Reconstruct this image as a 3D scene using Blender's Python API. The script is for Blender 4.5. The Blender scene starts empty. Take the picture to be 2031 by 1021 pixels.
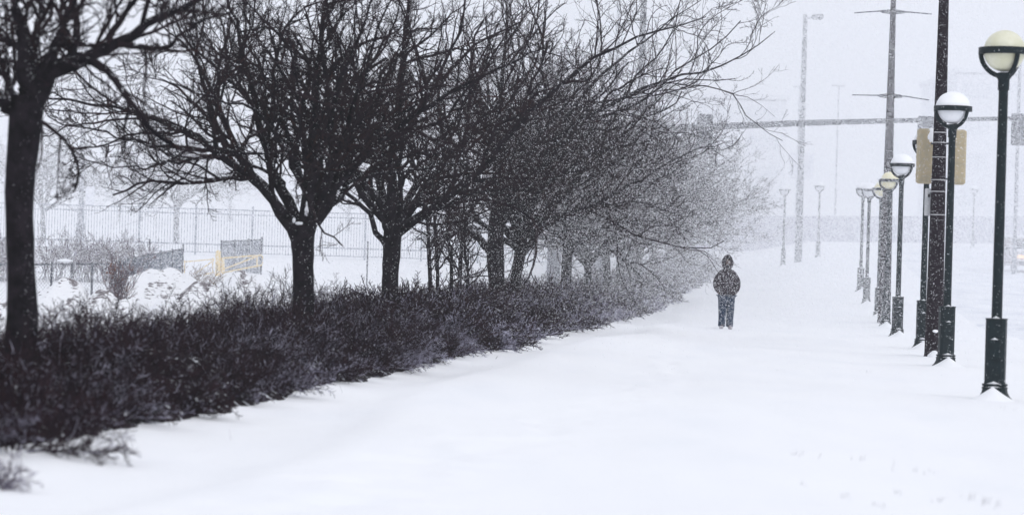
import bpy, math, random
import numpy as np
from mathutils import Vector, Matrix, noise
C = bpy.context.scene
COL = C.collection
R_ = math.radians
random.seed(7)

# ------------------------------------------------------------------ camera
F = 5650.0                    # focal length in pixels of a 2031 px wide frame
EYE = 1.48
ROLL = R_(1.72); PITCH = math.atan(17.0/F)
r0 = Vector((1, 0, 0)); fw = Vector((0, math.cos(PITCH), math.sin(PITCH))); u0 = Vector((0, -math.sin(PITCH), math.cos(PITCH)))
up = u0*math.cos(ROLL) - r0*math.sin(ROLL)
rt = r0*math.cos(ROLL) + u0*math.sin(ROLL)
cd = bpy.data.cameras.new('camera'); cam = bpy.data.objects.new('camera', cd); COL.objects.link(cam)
cam.matrix_world = Matrix(((rt.x, up.x, -fw.x, 0), (rt.y, up.y, -fw.y, 0), (rt.z, up.z, -fw.z, EYE), (0, 0, 0, 1)))
cd.sensor_width = 36.0; cd.lens = 36.0*F/2031.0
cd.clip_start = 0.5; cd.clip_end = 3000
cd.dof.use_dof = True; cd.dof.focus_distance = 62.0; cd.dof.aperture_fstop = 2.4
C.camera = cam

def at(px, py, D):
    """photo pixel + distance along +Y -> point"""
    d = fw + rt*((px-1015.5)/F) + up*((510.5-py)/F)
    d = d*(D/d.y)
    return Vector((d.x, D, d.z+EYE))

# ------------------------------------------------------------------ world, sun, exposure
W = bpy.data.worlds.new('World'); C.world = W; W.use_nodes = True
nt = W.node_tree; nt.nodes.clear()
SUN_EL, SUN_ROT = R_(38), R_(150)
sky = nt.nodes.new('ShaderNodeTexSky'); sky.sky_type = 'NISHITA'; sky.sun_disc = False
sky.sun_elevation = SUN_EL; sky.sun_rotation = SUN_ROT; sky.air_density = 1.0; sky.dust_density = 4.0
hs = nt.nodes.new('ShaderNodeHueSaturation'); hs.inputs['Saturation'].default_value = 0.16
bg1 = nt.nodes.new('ShaderNodeBackground'); bg1.inputs['Strength'].default_value = 0.10
nt.links.new(sky.outputs[0], hs.inputs['Color']); nt.links.new(hs.outputs[0], bg1.inputs['Color'])
# the even cloud deck in front of that sky
tc = nt.nodes.new('ShaderNodeTexCoord'); sp = nt.nodes.new('ShaderNodeSeparateXYZ')
mr = nt.nodes.new('ShaderNodeMapRange'); mr.inputs[1].default_value = 0.0; mr.inputs[2].default_value = 0.9
rp = nt.nodes.new('ShaderNodeMix'); rp.data_type = 'RGBA'
rp.inputs[6].default_value = (0.91, 0.94, 1.03, 1); rp.inputs[7].default_value = (0.87, 0.90, 0.985, 1)
bg2 = nt.nodes.new('ShaderNodeBackground'); bg2.inputs['Strength'].default_value = 1.0
nt.links.new(tc.outputs['Generated'], sp.inputs[0]); nt.links.new(sp.outputs[2], mr.inputs[0])
nt.links.new(mr.outputs[0], rp.inputs[0]); nt.links.new(rp.outputs[2], bg2.inputs['Color'])
mx = nt.nodes.new('ShaderNodeMixShader'); mx.inputs[0].default_value = 0.88
wo = nt.nodes.new('ShaderNodeOutputWorld')
nt.links.new(bg1.outputs[0], mx.inputs[1]); nt.links.new(bg2.outputs[0], mx.inputs[2]); nt.links.new(mx.outputs[0], wo.inputs[0])
sd = bpy.data.lights.new('sun', 'SUN'); sd.energy = 0.7; sd.angle = R_(14); sd.color = (1.0, 0.97, 0.93)
so = bpy.data.objects.new('sun', sd); COL.objects.link(so)
so.rotation_euler = (R_(90)-SUN_EL, 0, R_(180)-SUN_ROT)
C.view_settings.view_transform = 'Standard'; C.view_settings.look = 'None'
C.view_settings.exposure = 0.0; C.view_settings.gamma = 1.0
C.cycles.use_denoising = True
C.cycles.max_bounces = 8; C.cycles.diffuse_bounces = 4; C.cycles.volume_bounces = 2
C.cycles.transparent_max_bounces = 8
C.cycles.use_adaptive_sampling = True; C.cycles.adaptive_threshold = 0.01

# ------------------------------------------------------------------ helpers
def tag(o, label=None, cat=None, group=None, kind=None):
    if label: o['label'] = label
    if cat: o['category'] = cat
    if group: o['group'] = group
    if kind: o['kind'] = kind
    return o

def empty(name, loc=(0, 0, 0), rz=0.0):
    o = bpy.data.objects.new(name, None); COL.objects.link(o); o.location = loc; o.rotation_euler = (0, 0, rz)
    o.empty_display_size = 0.3
    return o

def mesh_np(name, V, Fq, mats, parent=None, midx=None, smooth=True, loc=None):
    """V (n,3), Fq (m,k) equal-sided faces"""
    me = bpy.data.meshes.new(name)
    V = np.asarray(V, dtype=np.float32); Fq = np.asarray(Fq, dtype=np.int32)
    m, k = Fq.shape
    me.vertices.add(len(V)); me.vertices.foreach_set('co', V.ravel())
    me.loops.add(m*k); me.loops.foreach_set('vertex_index', Fq.ravel())
    me.polygons.add(m); me.polygons.foreach_set('loop_start', np.arange(0, m*k, k, dtype=np.int32))
    if smooth: me.polygons.foreach_set('use_smooth', np.ones(m, dtype=bool))
    for mt in (mats if isinstance(mats, (list, tuple)) else [mats]): me.materials.append(mt)
    if midx is not None: me.polygons.foreach_set('material_index', np.asarray(midx, dtype=np.int32))
    me.update(calc_edges=True)
    o = bpy.data.objects.new(name, me); COL.objects.link(o)
    if parent is not None: o.parent = parent
    if loc is not None: o.location = loc
    return o

class MB:
    def __init__(s): s.v = []; s.f = []; s.m = []; s.sm = []
    def add(s, vs, fs, mi=0, smooth=False):
        b = len(s.v); s.v += [tuple(v) for v in vs]
        for f in fs: s.f.append([b+i for i in f]); s.m.append(mi); s.sm.append(smooth)
    def box(s, c, d, mi=0, bev=0.0, taper=1.0, rz=0.0):
        cx, cy, cz = c; hx, hy, hz = d[0]/2, d[1]/2, d[2]/2
        b = min(bev, hx*.9, hy*.9, hz*.9)
        if b <= 0: rings = [(-hz, 0), (hz, 0)]
        else: rings = [(-hz, b), (-hz+b, 0), (hz-b, 0), (hz, b)]
        vs = []; 
        ca, sa = math.cos(rz), math.sin(rz)
        for z, i in rings:
            t = taper if z > 0 else 1.0
            ax, ay = (hx-i)*t, (hy-i)*t
            if b > 0: pts = [(-ax+b, -ay), (ax-b, -ay), (ax, -ay+b), (ax, ay-b), (ax-b, ay), (-ax+b, ay), (-ax, ay-b), (-ax, -ay+b)]
            else: pts = [(-ax, -ay), (ax, -ay), (ax, ay), (-ax, ay)]
            vs += [(cx+x*ca-y*sa, cy+x*sa+y*ca, cz+z) for x, y in pts]
        n = 8 if b > 0 else 4
        fs = [list(range(n))[::-1], [n*(len(rings)-1)+i for i in range(n)]]
        for k in range(len(rings)-1):
            for i in range(n): fs.append([k*n+i, k*n+(i+1) % n, (k+1)*n+(i+1) % n, (k+1)*n+i])
        s.add(vs, fs, mi)
    def tube(s, pts, rad, n=10, mi=0, cap=True, squash=None):
        pts = [Vector(p) for p in pts]
        if not isinstance(rad, (list, tuple)): rad = [rad]*len(pts)
        vs = []
        t = (pts[1]-pts[0]).normalized()
        ref = Vector((0, 0, 1)) if abs(t.z) < .9 else Vector((1, 0, 0))
        for i, p in enumerate(pts):
            a = pts[max(i-1, 0)]; b = pts[min(i+1, len(pts)-1)]; t = (b-a).normalized()
            x = t.cross(ref).normalized(); y = t.cross(x).normalized()
            for k in range(n):
                q = 2*math.pi*k/n; vs.append(p+x*(math.cos(q)*rad[i])+y*(math.sin(q)*rad[i]))
        fs = []
        for i in range(len(pts)-1):
            for k in range(n): fs.append([i*n+k, i*n+(k+1) % n, (i+1)*n+(k+1) % n, (i+1)*n+k])
        s.add(vs, fs, mi, True)
        if cap: s.add(vs[:n], [list(range(n))[::-1]], mi); s.add(vs[-n:], [list(range(n))], mi)
    def lathe(s, prof, n=24, c=(0, 0, 0), mi=0, smooth=True):
        vs = []; m = len(prof)
        for r, z in prof:
            for k in range(n):
                q = 2*math.pi*k/n; vs.append((c[0]+r*math.cos(q), c[1]+r*math.sin(q), c[2]+z))
        fs = []
        for i in range(m-1):
            for k in range(n): fs.append([i*n+k, i*n+(k+1) % n, (i+1)*n+(k+1) % n, (i+1)*n+k])
        s.add(vs, fs, mi, smooth)
    def ell(s, c, r, mi=0, nu=18, nv=10, z0=-1.0, z1=1.0, nz=0.0):
        prof = []
        a0, a1 = math.asin(max(-1, min(1, z0))), math.asin(max(-1, min(1, z1)))
        vs = []
        for i in range(nv+1):
            a = a0+(a1-a0)*i/nv
            for k in range(nu):
                q = 2*math.pi*k/nu; rr = max(math.cos(a), 1e-3)
                p = Vector((rr*math.cos(q), rr*math.sin(q), math.sin(a)))
                if nz: p = p*(1+nz*noise.noise(p*2.3+Vector(c)*3))
                vs.append((c[0]+p.x*r[0], c[1]+p.y*r[1], c[2]+p.z*r[2]))
        fs = []
        for i in range(nv):
            for k in range(nu): fs.append([i*nu+k, i*nu+(k+1) % nu, (i+1)*nu+(k+1) % nu, (i+1)*nu+k])
        s.add(vs, fs, mi, True)
        s.add(vs[:nu], [list(range(nu))[::-1]], mi, True); s.add(vs[-nu:], [list(range(nu))], mi, True)
    def build(s, name, mats, parent=None):
        me = bpy.data.meshes.new(name); me.from_pydata(s.v, [], s.f)
        for mt in (mats if isinstance(mats, (list, tuple)) else [mats]): me.materials.append(mt)
        me.polygons.foreach_set('material_index', s.m); me.polygons.foreach_set('use_smooth', s.sm)
        me.update()
        o = bpy.data.objects.new(name, me); COL.objects.link(o)
        if parent is not None: o.parent = parent
        return o

def copy_tree(o, parent=None):
    c = o.copy(); COL.objects.link(c)
    if parent is not None: c.parent = parent
    for ch in list(o.children): copy_tree(ch, c)
    return c

def pm(name, col, rough=0.7, col2=None, nscale=8.0, bump=0.0, bscale=30.0, metallic=0.0, snow=0.0, snow_scale=14.0, snow_up=0.5, spec=0.3, emit=None, es=0.0):
    """procedural surface: noise between two colours, bump, and snow stuck where the surface faces the sky or the wind"""
    m = bpy.data.materials.new(name); m.use_nodes = True; t = m.node_tree; b = t.nodes['Principled BSDF']
    b.inputs['Roughness'].default_value = rough; b.inputs['Metallic'].default_value = metallic
    b.inputs['Specular IOR Level'].default_value = spec
    g = t.nodes.new('ShaderNodeNewGeometry')
    n1 = t.nodes.new('ShaderNodeTexNoise'); n1.inputs['Scale'].default_value = nscale; n1.inputs['Detail'].default_value = 4
    t.links.new(g.outputs['Position'], n1.inputs['Vector'])
    mix = t.nodes.new('ShaderNodeMix'); mix.data_type = 'RGBA'
    c2 = col2 or tuple(min(1, c*1.35) for c in col)
    mix.inputs[6].default_value = (*col, 1); mix.inputs[7].default_value = (*c2, 1)
    r = t.nodes.new('ShaderNodeMapRange'); r.inputs[1].default_value = .35; r.inputs[2].default_value = .65
    t.links.new(n1.outputs[0], r.inputs[0]); t.links.new(r.outputs[0], mix.inputs[0])
    out = mix.outputs[2]
    if snow > 0:
        n2 = t.nodes.new('ShaderNodeTexNoise'); n2.inputs['Scale'].default_value = snow_scale; n2.inputs['Detail'].default_value = 5
        t.links.new(g.outputs['Position'], n2.inputs['Vector'])
        dot = t.nodes.new('ShaderNodeVectorMath'); dot.operation = 'DOT_PRODUCT'; dot.inputs[1].default_value = (0.35, -0.25, 0.9)
        t.links.new(g.outputs['Normal'], dot.inputs[0])
        ma = t.nodes.new('ShaderNodeMath'); ma.operation = 'MULTIPLY_ADD'; ma.inputs[1].default_value = snow_up*.35
        t.links.new(dot.outputs['Value'], ma.inputs[0]); t.links.new(n2.outputs[0], ma.inputs[2])
        rr = t.nodes.new('ShaderNodeMapRange'); rr.inputs[1].default_value = 0.80-.3*snow; rr.inputs[2].default_value = 0.86-.3*snow
        t.links.new(ma.outputs[0], rr.inputs[0])
        m2 = t.nodes.new('ShaderNodeMix'); m2.data_type = 'RGBA'; m2.inputs[7].default_value = (.82, .85, .9, 1)
        t.links.new(rr.outputs[0], m2.inputs[0]); t.links.new(out, m2.inputs[6]); out = m2.outputs[2]
    t.links.new(out, b.inputs['Base Color'])
    if bump > 0:
        n3 = t.nodes.new('ShaderNodeTexNoise'); n3.inputs['Scale'].default_value = bscale; n3.inputs['Detail'].default_value = 6
        t.links.new(g.outputs['Position'], n3.inputs['Vector'])
        bp = t.nodes.new('ShaderNodeBump'); bp.inputs['Strength'].default_value = 1.0; bp.inputs['Distance'].default_value = bump
        t.links.new(n3.outputs[0], bp.inputs['Height']); t.links.new(bp.outputs[0], b.inputs['Normal'])
    if emit: b.inputs['Emission Color'].default_value = (*emit, 1); b.inputs['Emission Strength'].default_value = es
    return m

M = {}
M['bark'] = pm('bark', (.006, .005, .007), .9, (.019, .015, .020), 9, bump=.012, bscale=28, snow=.2, snow_scale=60)
M['twig'] = pm('twig_bark', (.009, .0075, .011), .9, (.028, .018, .022), 3, snow=.12, snow_scale=24)
M['twig_red'] = pm('twig_reddish', (.045, .020, .020), .9, (.02, .012, .012), 3)
M['shrub'] = pm('shrub_twig', (.012, .008, .013), .9, (.036, .022, .030), 2.5)
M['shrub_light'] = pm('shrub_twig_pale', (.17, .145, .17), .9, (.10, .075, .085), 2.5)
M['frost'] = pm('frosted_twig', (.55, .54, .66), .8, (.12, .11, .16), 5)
M['orange_leaf'] = pm('dead_orange_leaf', (.30, .10, .04), .9, (.16, .06, .04), 12)
M['straw'] = pm('dead_straw', (.28, .22, .17), .9, (.16, .12, .10), 12)
M['grass'] = pm('grass_stem', (.66, .66, .70), .9, (.5, .49, .5), 12)
M['green'] = pm('dark_green_paint', (.003, .010, .013), .45, (.005, .015, .019), 12, snow=.34, snow_scale=75, snow_up=.1, spec=.4)
M['brown'] = pm('dark_brown_paint', (.010, .0065, .010), .6, (.018, .012, .018), 14, snow=.42, snow_scale=70, snow_up=.1)
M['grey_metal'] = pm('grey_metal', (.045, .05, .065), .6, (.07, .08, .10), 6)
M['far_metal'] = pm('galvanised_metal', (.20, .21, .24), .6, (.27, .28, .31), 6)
M['strap'] = pm('steel_strap', (.35, .35, .36), .5)
M['yellow'] = pm('weathered_yellow_paint', (.48, .40, .26), .6, (.42, .37, .27), 16, snow=.42, snow_scale=30, snow_up=.1)
M['gate_yellow'] = pm('yellow_gate_paint', (.84, .66, .34), .6, (.80, .66, .40), 10)
M['plate'] = pm('pale_plate', (.42, .44, .46), .5, (.5, .5, .52), 12)
M['black'] = pm('black_plastic', (.01, .01, .012), .5)
M['globe_white'] = pm('white_globe', (.80, .82, .86), .25, (.86, .87, .9), 6)
M['globe_yellow'] = pm('yellowed_globe', (.68, .67, .49), .3, (.76, .75, .60), 7, snow=.25, snow_scale=30, snow_up=.2)
M['globe_cream'] = pm('cream_globe', (.82, .76, .50), .3, (.86, .82, .6), 7)
M['snow_lump'] = pm('snow_lump', (.93, .94, .97), .7, (.90, .915, .95), 10, bump=.01, bscale=12)
FLK = (.945, .955, .985, 1)
M['flake'] = pm('snow_flake', (.97, .97, .99), .8, (.97, .97, .99), 3)
_t = M['flake'].node_tree; _b = _t.nodes['Principled BSDF']; _tr = _t.nodes.new('ShaderNodeBsdfTranslucent'); _tr.inputs[0].default_value = FLK
_df = _t.nodes.new('ShaderNodeBsdfDiffuse'); _df.inputs[0].default_value = FLK
_mx = _t.nodes.new('ShaderNodeMixShader'); _mx.inputs[0].default_value = .5
_t.links.new(_df.outputs[0], _mx.inputs[1]); _t.links.new(_tr.outputs[0], _mx.inputs[2])
_t.links.new(_mx.outputs[0], [n for n in _t.nodes if n.type == 'OUTPUT_MATERIAL'][0].inputs['Surface'])
M['concrete'] = pm('grey_wall', (.34, .34, .41), .9, (.40, .40, .47), .6, snow=.3, snow_scale=2.0)
M['jacket'] = pm('dark_jacket', (.022, .016, .022), .8, (.04, .03, .038), 14, bump=.01, bscale=14, snow=.34, snow_scale=90, snow_up=.1)
M['jeans'] = pm('blue_denim', (.011, .025, .056), .85, (.02, .04, .078), 12, bump=.008, bscale=18, snow=.40, snow_scale=90, snow_up=.1)
M['skin'] = pm('skin', (.10, .065, .055), .6)
M['shoe'] = pm('pale_shoe', (.50, .47, .50), .7, (.36, .34, .37), 20)
M['car'] = pm('tan_car_paint', (.30, .26, .25), .4, (.36, .33, .33), 4, snow=.5, snow_scale=6)
M['glass'] = pm('dark_glass', (.03, .035, .045), .1, spec=.6)
M['rubber'] = pm('rubber', (.02, .02, .022), .9)
M['headlight'] = pm('headlight_glow', (.9, .7, .5), .4, emit=(1.0, .62, .35), es=.5)
M['slat'] = pm('privacy_slat', (.10, .12, .15), .8, (.17, .19, .23), 5, snow=.35, snow_scale=14)
M['wire'] = pm('fence_wire', (.16, .18, .21), .7)
M['iron'] = pm('grey_iron_fence', (.24, .26, .31), .7, (.30, .32, .37), 4)
M['banner'] = pm('pale_banner', (.66, .67, .72), .9)  # one even pale tone, so the banners stay faint

for _k in ('bark', 'twig', 'twig_red', 'shrub', 'shrub_light', 'frost', 'orange_leaf', 'straw', 'grass', 'jacket', 'jeans', 'brown', 'concrete', 'slat', 'iron', 'rubber'):
    M[_k].node_tree.nodes['Principled BSDF'].inputs['Specular IOR Level'].default_value = .04
M['green'].node_tree.nodes['Principled BSDF'].inputs['Specular IOR Level'].default_value = .18
# snow cover of the ground
def ground_mat(name, c1, c2, c3, bstr):
    m = bpy.data.materials.new(name); m.use_nodes = True; t = m.node_tree; b = t.nodes['Principled BSDF']
    b.inputs['Roughness'].default_value = .75; b.inputs['Specular IOR Level'].default_value = .15
    g = t.nodes.new('ShaderNodeNewGeometry')
    mp = t.nodes.new('ShaderNodeMapping'); mp.inputs['Scale'].default_value = (1.0, .30, 1.0)
    t.links.new(g.outputs['Position'], mp.inputs[0])
    a = t.nodes.new('ShaderNodeTexNoise'); a.inputs['Scale'].default_value = .9; a.inputs['Detail'].default_value = 6
    t.links.new(mp.outputs[0], a.inputs['Vector'])
    cr = t.nodes.new('ShaderNodeValToRGB'); e = cr.color_ramp.elements
    e[0].position = .30; e[0].color = (*c1, 1); e[1].position = .62; e[1].color = (*c3, 1)
    k = e.new(.46); k.color = (*c2, 1)
    t.links.new(a.outputs[0], cr.inputs[0]); t.links.new(cr.outputs[0], b.inputs['Base Color'])
    n = t.nodes.new('ShaderNodeTexNoise'); n.inputs['Scale'].default_value = 2.2; n.inputs['Detail'].default_value = 8; n.inputs['Roughness'].default_value = .6
    t.links.new(g.outputs['Position'], n.inputs['Vector'])
    bp = t.nodes.new('ShaderNodeBump'); bp.inputs['Strength'].default_value = 1.0; bp.inputs['Distance'].default_value = bstr
    t.links.new(n.outputs[0], bp.inputs['Height']); t.links.new(bp.outputs[0], b.inputs['Normal'])
    return m
M['snow'] = ground_mat('snow_cover', (.90, .915, .95), (.925, .935, .965), (.935, .945, .97), .03)
M['road_snow'] = ground_mat('snow_on_road', (.70, .725, .79), (.83, .85, .90), (.90, .915, .95), .03)

# ------------------------------------------------------------------ terrain
def _sm(D, xs, zs):
    return sum(np.interp(D+o, xs, zs) for o in (-7, -3.5, 0, 3.5, 7))/5
def lateral(x, y): return x-.1035*y        # distance to the right of the path's axis line
HX, HC, HW = -6.55, .19, 1.5
def ground_z(x, y):
    x = np.asarray(x, float); y = np.asarray(y, float); u = lateral(x, y)
    rz = _sm(y, [94, 106, 118, 159, 170, 205, 235, 700], [0, .38, .8, 2.1, 2.5, 3.7, 4.6, 5.0])
    hz = _sm(y, [100, 109, 141, 200, 240, 700], [0, .25, .96, 2.6, 4.4, 5.0])
    lz = _sm(y, [86, 104, 122, 150, 220, 320, 700], [0, .87, 1.6, 2.1, 4.0, 8.0, 8.5])
    w1 = np.clip((u+5.0)/6.0, 0, 1); w1 = w1*w1*(3-2*w1)
    w2 = np.clip((-u-6.5)/4.0, 0, 1); w2 = w2*w2*(3-2*w2)
    z = hz*(1-w1)*(1-w2)+rz*w1+lz*w2
    # wind drifts: a crest beside the hedge and gentle long waves
    cr = -3.75+.35*np.sin(y*.11)+.2*np.sin(y*.31+1)
    d = u-cr
    near = np.clip((150-y)/60, 0, 1)
    z = z+near*(.12*np.exp(-np.where(d > 0, (d/1.3)**2, (d/.45)**2)))
    z = z+near*.10*np.exp(-((u+5.9)/.9)**2)
    z = z+near*.030*np.sin(u*1.25+y*.07+.6*np.sin(y*.09))*np.sin(y*.045+1.0)
    z = z+near*.03*np.sin(y*.42+u*.9)*np.exp(-((u+4.6)/.9)**2)
    z = z+near*.03*np.exp(-((u-2.3)/.8)**2)
    return z
def gz(x, y): return float(ground_z(x, y))

def sheet(name, us, ys, mat, dz=0.0, sink=False, detail=True, label=None, fan=False):
    us = np.asarray(us); ys = np.asarray(ys)
    U, Y = np.meshgrid(us, ys)
    X = U+.1035*Y
    Z = ground_z(X, Y)+dz
    if sink:
        e = np.clip(np.minimum(U-us[0], us[-1]-U)/.9, 0, 1); Z = Z-.09*(1-e*e*(3-2*e))
    if detail:
        Z = Z.copy()
        fl = Z.ravel(); xx = X.ravel(); yy = Y.ravel(); uu = U.ravel()
        for i in range(len(fl)):
            if yy[i] < 160 and abs(uu[i]) < 16:
                k = noise.noise(Vector((xx[i]*.55, yy[i]*.16, 0)))*.042 + noise.noise(Vector((xx[i]*1.9, yy[i]*.5, 3)))*.018
                tr = math.exp(-((uu[i]+2.4+.5*math.sin(yy[i]*.13))/.55)**2)   # trodden strip
                k += tr*.055*noise.noise(Vector((xx[i]*4.2, yy[i]*2.1, 9)))
                fl[i] += k
        Z = fl.reshape(Z.shape)
    V = np.stack([X, Y, Z], -1).reshape(-1, 3)
    n = len(us); m = len(ys)
    i = np.arange(m-1)[:, None]*n+np.arange(n-1)[None, :]
    Fq = np.stack([i, i+1, i+n+1, i+n], -1).reshape(-1, 4)
    return mesh_np(name, V, Fq, mat)
ys = np.concatenate([np.arange(-30, 8, 4.0), 8*np.exp(np.linspace(0, math.log(160/8), 430)), np.linspace(163, 340, 50), np.linspace(360, 700, 12)])
us = np.concatenate([np.linspace(-500, -70, 14), np.linspace(-64, -13, 26), np.linspace(-12.6, 9, 190), np.linspace(9.6, 60, 40), np.linspace(70, 500, 14)])
g = sheet('ground', us, ys, M['snow']); tag(g, kind='structure')
rd = sheet('road', np.linspace(5.0, 14.5, 60), np.linspace(10, 215, 260), M['road_snow'], .03, sink=True); tag(rd, kind='structure')

# ------------------------------------------------------------------ branching growth (vectorised)
def norm(a): return a/np.maximum(np.linalg.norm(a, axis=-1, keepdims=True), 1e-9)
def grow(P, Rr, L, n, t0, a0, a1, lf, K, upb, wig, rf, rng, rmin, out=0.0, t1=1.0, shape=.55, cen=None):
    N, K1, _ = P.shape
    t = t0+(t1-t0)*(np.arange(n)[None, :]+rng.random((N, n)))/n
    f = t*(K1-1); i = np.minimum(f.astype(int), K1-2); w = (f-i)[..., None]
    ar = np.arange(N)[:, None]
    A = P[ar, i]; B = P[ar, i+1]; p = A*(1-w)+B*w; T = norm(B-A)
    r = Rr[ar, i]*(1-w[..., 0])+Rr[ar, i+1]*w[..., 0]
    q = norm(rng.normal(size=p.shape)+np.array([0, 0, .35])); q = norm(q-T*np.sum(q*T, -1, keepdims=True))
    a = a0+(a1-a0)*rng.random((N, n, 1))
    d = T*np.cos(a)+q*np.sin(a)
    ln = L[:, None]*lf*(1-shape*t)*(.55+.9*rng.random((N, n)))
    Q = p.reshape(-1, 3); D = d.reshape(-1, 3); ln = ln.reshape(-1); r = r.reshape(-1)
    rs = np.maximum(np.minimum(r*rf, .012*ln/.5+.003), rmin)
    pts = [Q]
    for k in range(K):
        D = norm(D+wig*rng.normal(size=D.shape)+np.array([0, 0, upb]))
        Q = Q+D*(ln/K)[:, None]; pts.append(Q)
    NP = np.stack(pts, 1)
    taper = np.linspace(1, .35, K+1)[None, :]
    NR = np.maximum(rs[:, None]*taper, rmin*.8)
    return NP, NR, ln

def tubes_np(sets):
    """[(P, R, sides)] -> vertices, quads"""
    VV = []; FF = []; b = 0
    for P, Rr, S in sets:
        N, K1, _ = P.shape
        T = np.empty_like(P); T[:, 1:-1] = P[:, 2:]-P[:, :-2]; T[:, 0] = P[:, 1]-P[:, 0]; T[:, -1] = P[:, -1]-P[:, -2]
        T = norm(T)
        ref = np.where(np.abs(T[:, :1, 2:3]) < .8, np.array([0, 0, 1.0]), np.array([1.0, 0, 0]))
        X = norm(np.cross(T, ref)); Y = np.cross(T, X)
        a = 2*np.pi*np.arange(S)/S
        V = P[:, :, None, :]+Rr[:, :, None, None]*(X[:, :, None, :]*np.cos(a)[None, None, :, None]+Y[:, :, None, :]*np.sin(a)[None, None, :, None])
        VV.append(V.reshape(-1, 3))
        base = b+np.arange(N)[:, None, None]*(K1*S)+np.arange(K1-1)[None, :, None]*S
        k = np.arange(S)[None, None, :]; k2 = (k+1) % S
        FF.append(np.stack([base+k, base+k2, base+S+k2, base+S+k], -1).reshape(-1, 4))
        b += N*K1*S
    return np.concatenate(VV), np.concatenate(FF)

def resample(pts, radii, K, rng, wob=0.03):
    pts = np.array([list(p) for p in pts], float)
    s = np.concatenate([[0], np.cumsum(np.linalg.norm(np.diff(pts, axis=0), axis=1))]); L = s[-1]
    # Catmull-Rom-ish smoothing through dense linear samples then blur
    q = np.linspace(0, L, K*4+1)
    d = np.stack([np.interp(q, s, pts[:, j]) for j in range(3)], -1)
    for _ in range(5): d[1:-1] = (d[:-2]+2*d[1:-1]+d[2:])/4
    d = d[::4]
    d[1:] += np.cumsum(rng.normal(size=(K, 3))*wob, axis=0)*.35+rng.normal(size=(K, 3))*wob*.6
    r = np.interp(np.linspace(0, 1, K+1), np.linspace(0, 1, len(radii)), radii)
    return d, r, L

def make_tree(name, seed, trunk, limbs, auto, reach, rmin, dens=1.0, label=None, upb=.05, forward=None):
    """trunk: (pts, radii); limbs: [(pts, r0)]; auto: number of free limbs; returns the thing"""
    rng = np.random.default_rng(seed)
    tp, tr = trunk
    TP, TR, TL = resample(tp, tr, 14, rng, .006)
    K = 16
    LP = []; LR = []; LL = []
    for pts, ra in limbs:
        d, r, L = resample(pts, [ra, ra*.62, ra*.3, .008], K, rng, .028); LP.append(d); LR.append(r); LL.append(L)
    top = TP[-1]
    ph = rng.random()*6.28
    for k in range(auto):
        az = ph+k*2.4+rng.normal()*.25; inc = R_(rng.uniform(20, 66 if not limbs else 46)); L = reach*rng.uniform(.8, 1.15)
        d = np.array([math.cos(az)*math.sin(inc), math.sin(az)*math.sin(inc), math.cos(inc)])
        p = top-np.array([0, 0, rng.uniform(0, .5)]); pts = [p.copy()]; hz_ = np.array([math.cos(az), math.sin(az), .12])
        n_ = 7
        for j in range(n_):
            d = norm(d+rng.normal(size=3)*.11+hz_*.10*(1 if inc > .7 else .3)); p = p+d*L/n_; pts.append(p.copy())
        r_ = .075 if inc > .7 else .09
        q, r, L = resample(pts, [r_, r_*.62, r_*.3, .008], K, rng, .03); LP.append(q); LR.append(r); LL.append(L)
    LP = np.array(LP); LR = np.array(LR); LL = np.array(LL)
    n = lambda x: max(2, int(round(x*dens)))
    P2, R2, L2 = grow(LP, LR, LL, n(18), .14, .45, 1.05, .58, 10, .03, .19, .62, rng, rmin*1.8, shape=.74)
    P3, R3, L3 = grow(P2, R2, L2, n(11), .12, .4, 1.0, .46, 7, upb*.5, .17, .6, rng, rmin*1.25)
    P4, R4, L4 = grow(P3, R3, L3, n(6), .12, .4, 1.05, .46, 4, upb*.5, .20, .6, rng, rmin)
    P5, R5, L5 = grow(P4, R4, L4, 2, .25, .5, 1.1, .5, 2, 0, .2, .7, rng, rmin*.85)
    root = empty(name)
    V, Fq = tubes_np([(TP[None], TR[None], 16), (LP, LR, 9)])
    # knobbly bark relief on the trunk
    nz = len(TP)*16
    for i in range(nz):
        p = Vector(V[i]); k = noise.noise(p*3.1)*.018+noise.noise(p*9)*.007
        c = Vector(TP[i//16]); dd = (p-c).normalized(); V[i] = list(p+dd*k)
    mesh_np('trunk', V, Fq, M['bark'], root)
    V, Fq = tubes_np([(P2, R2, 6), (P3, R3, 4), (P4, R4, 3), (P5, R5, 3)])
    n2 = P2.shape[0]*9*6; mi = np.zeros(len(Fq), int)
    rr = rng.random(len(Fq)//3+1); big = np.repeat(rr, 3)[:len(Fq)]
    mi[n2:] = (big[n2:] > .86)
    mesh_np('crown', V, Fq, [M['twig'], M['twig_red']], root, mi)
    return root

def px_tree(name, seed, D, bx, trunk_px, limbs_px, auto, reach, rmin, dens=1.0):
    o = at(bx, 700, D); z = gz(o.x, D); o = Vector((o.x, D, z))
    def cv(l): return [at(a[0], a[1], D+(a[2] if len(a) > 2 else 0))-o for a in l]
    tp = cv(trunk_px[0]); 
    t = make_tree(name, seed, (tp, trunk_px[1]), [(cv(l), r) for l, r in limbs_px], auto, reach, rmin, dens)
    t.location = o
    return t

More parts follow.
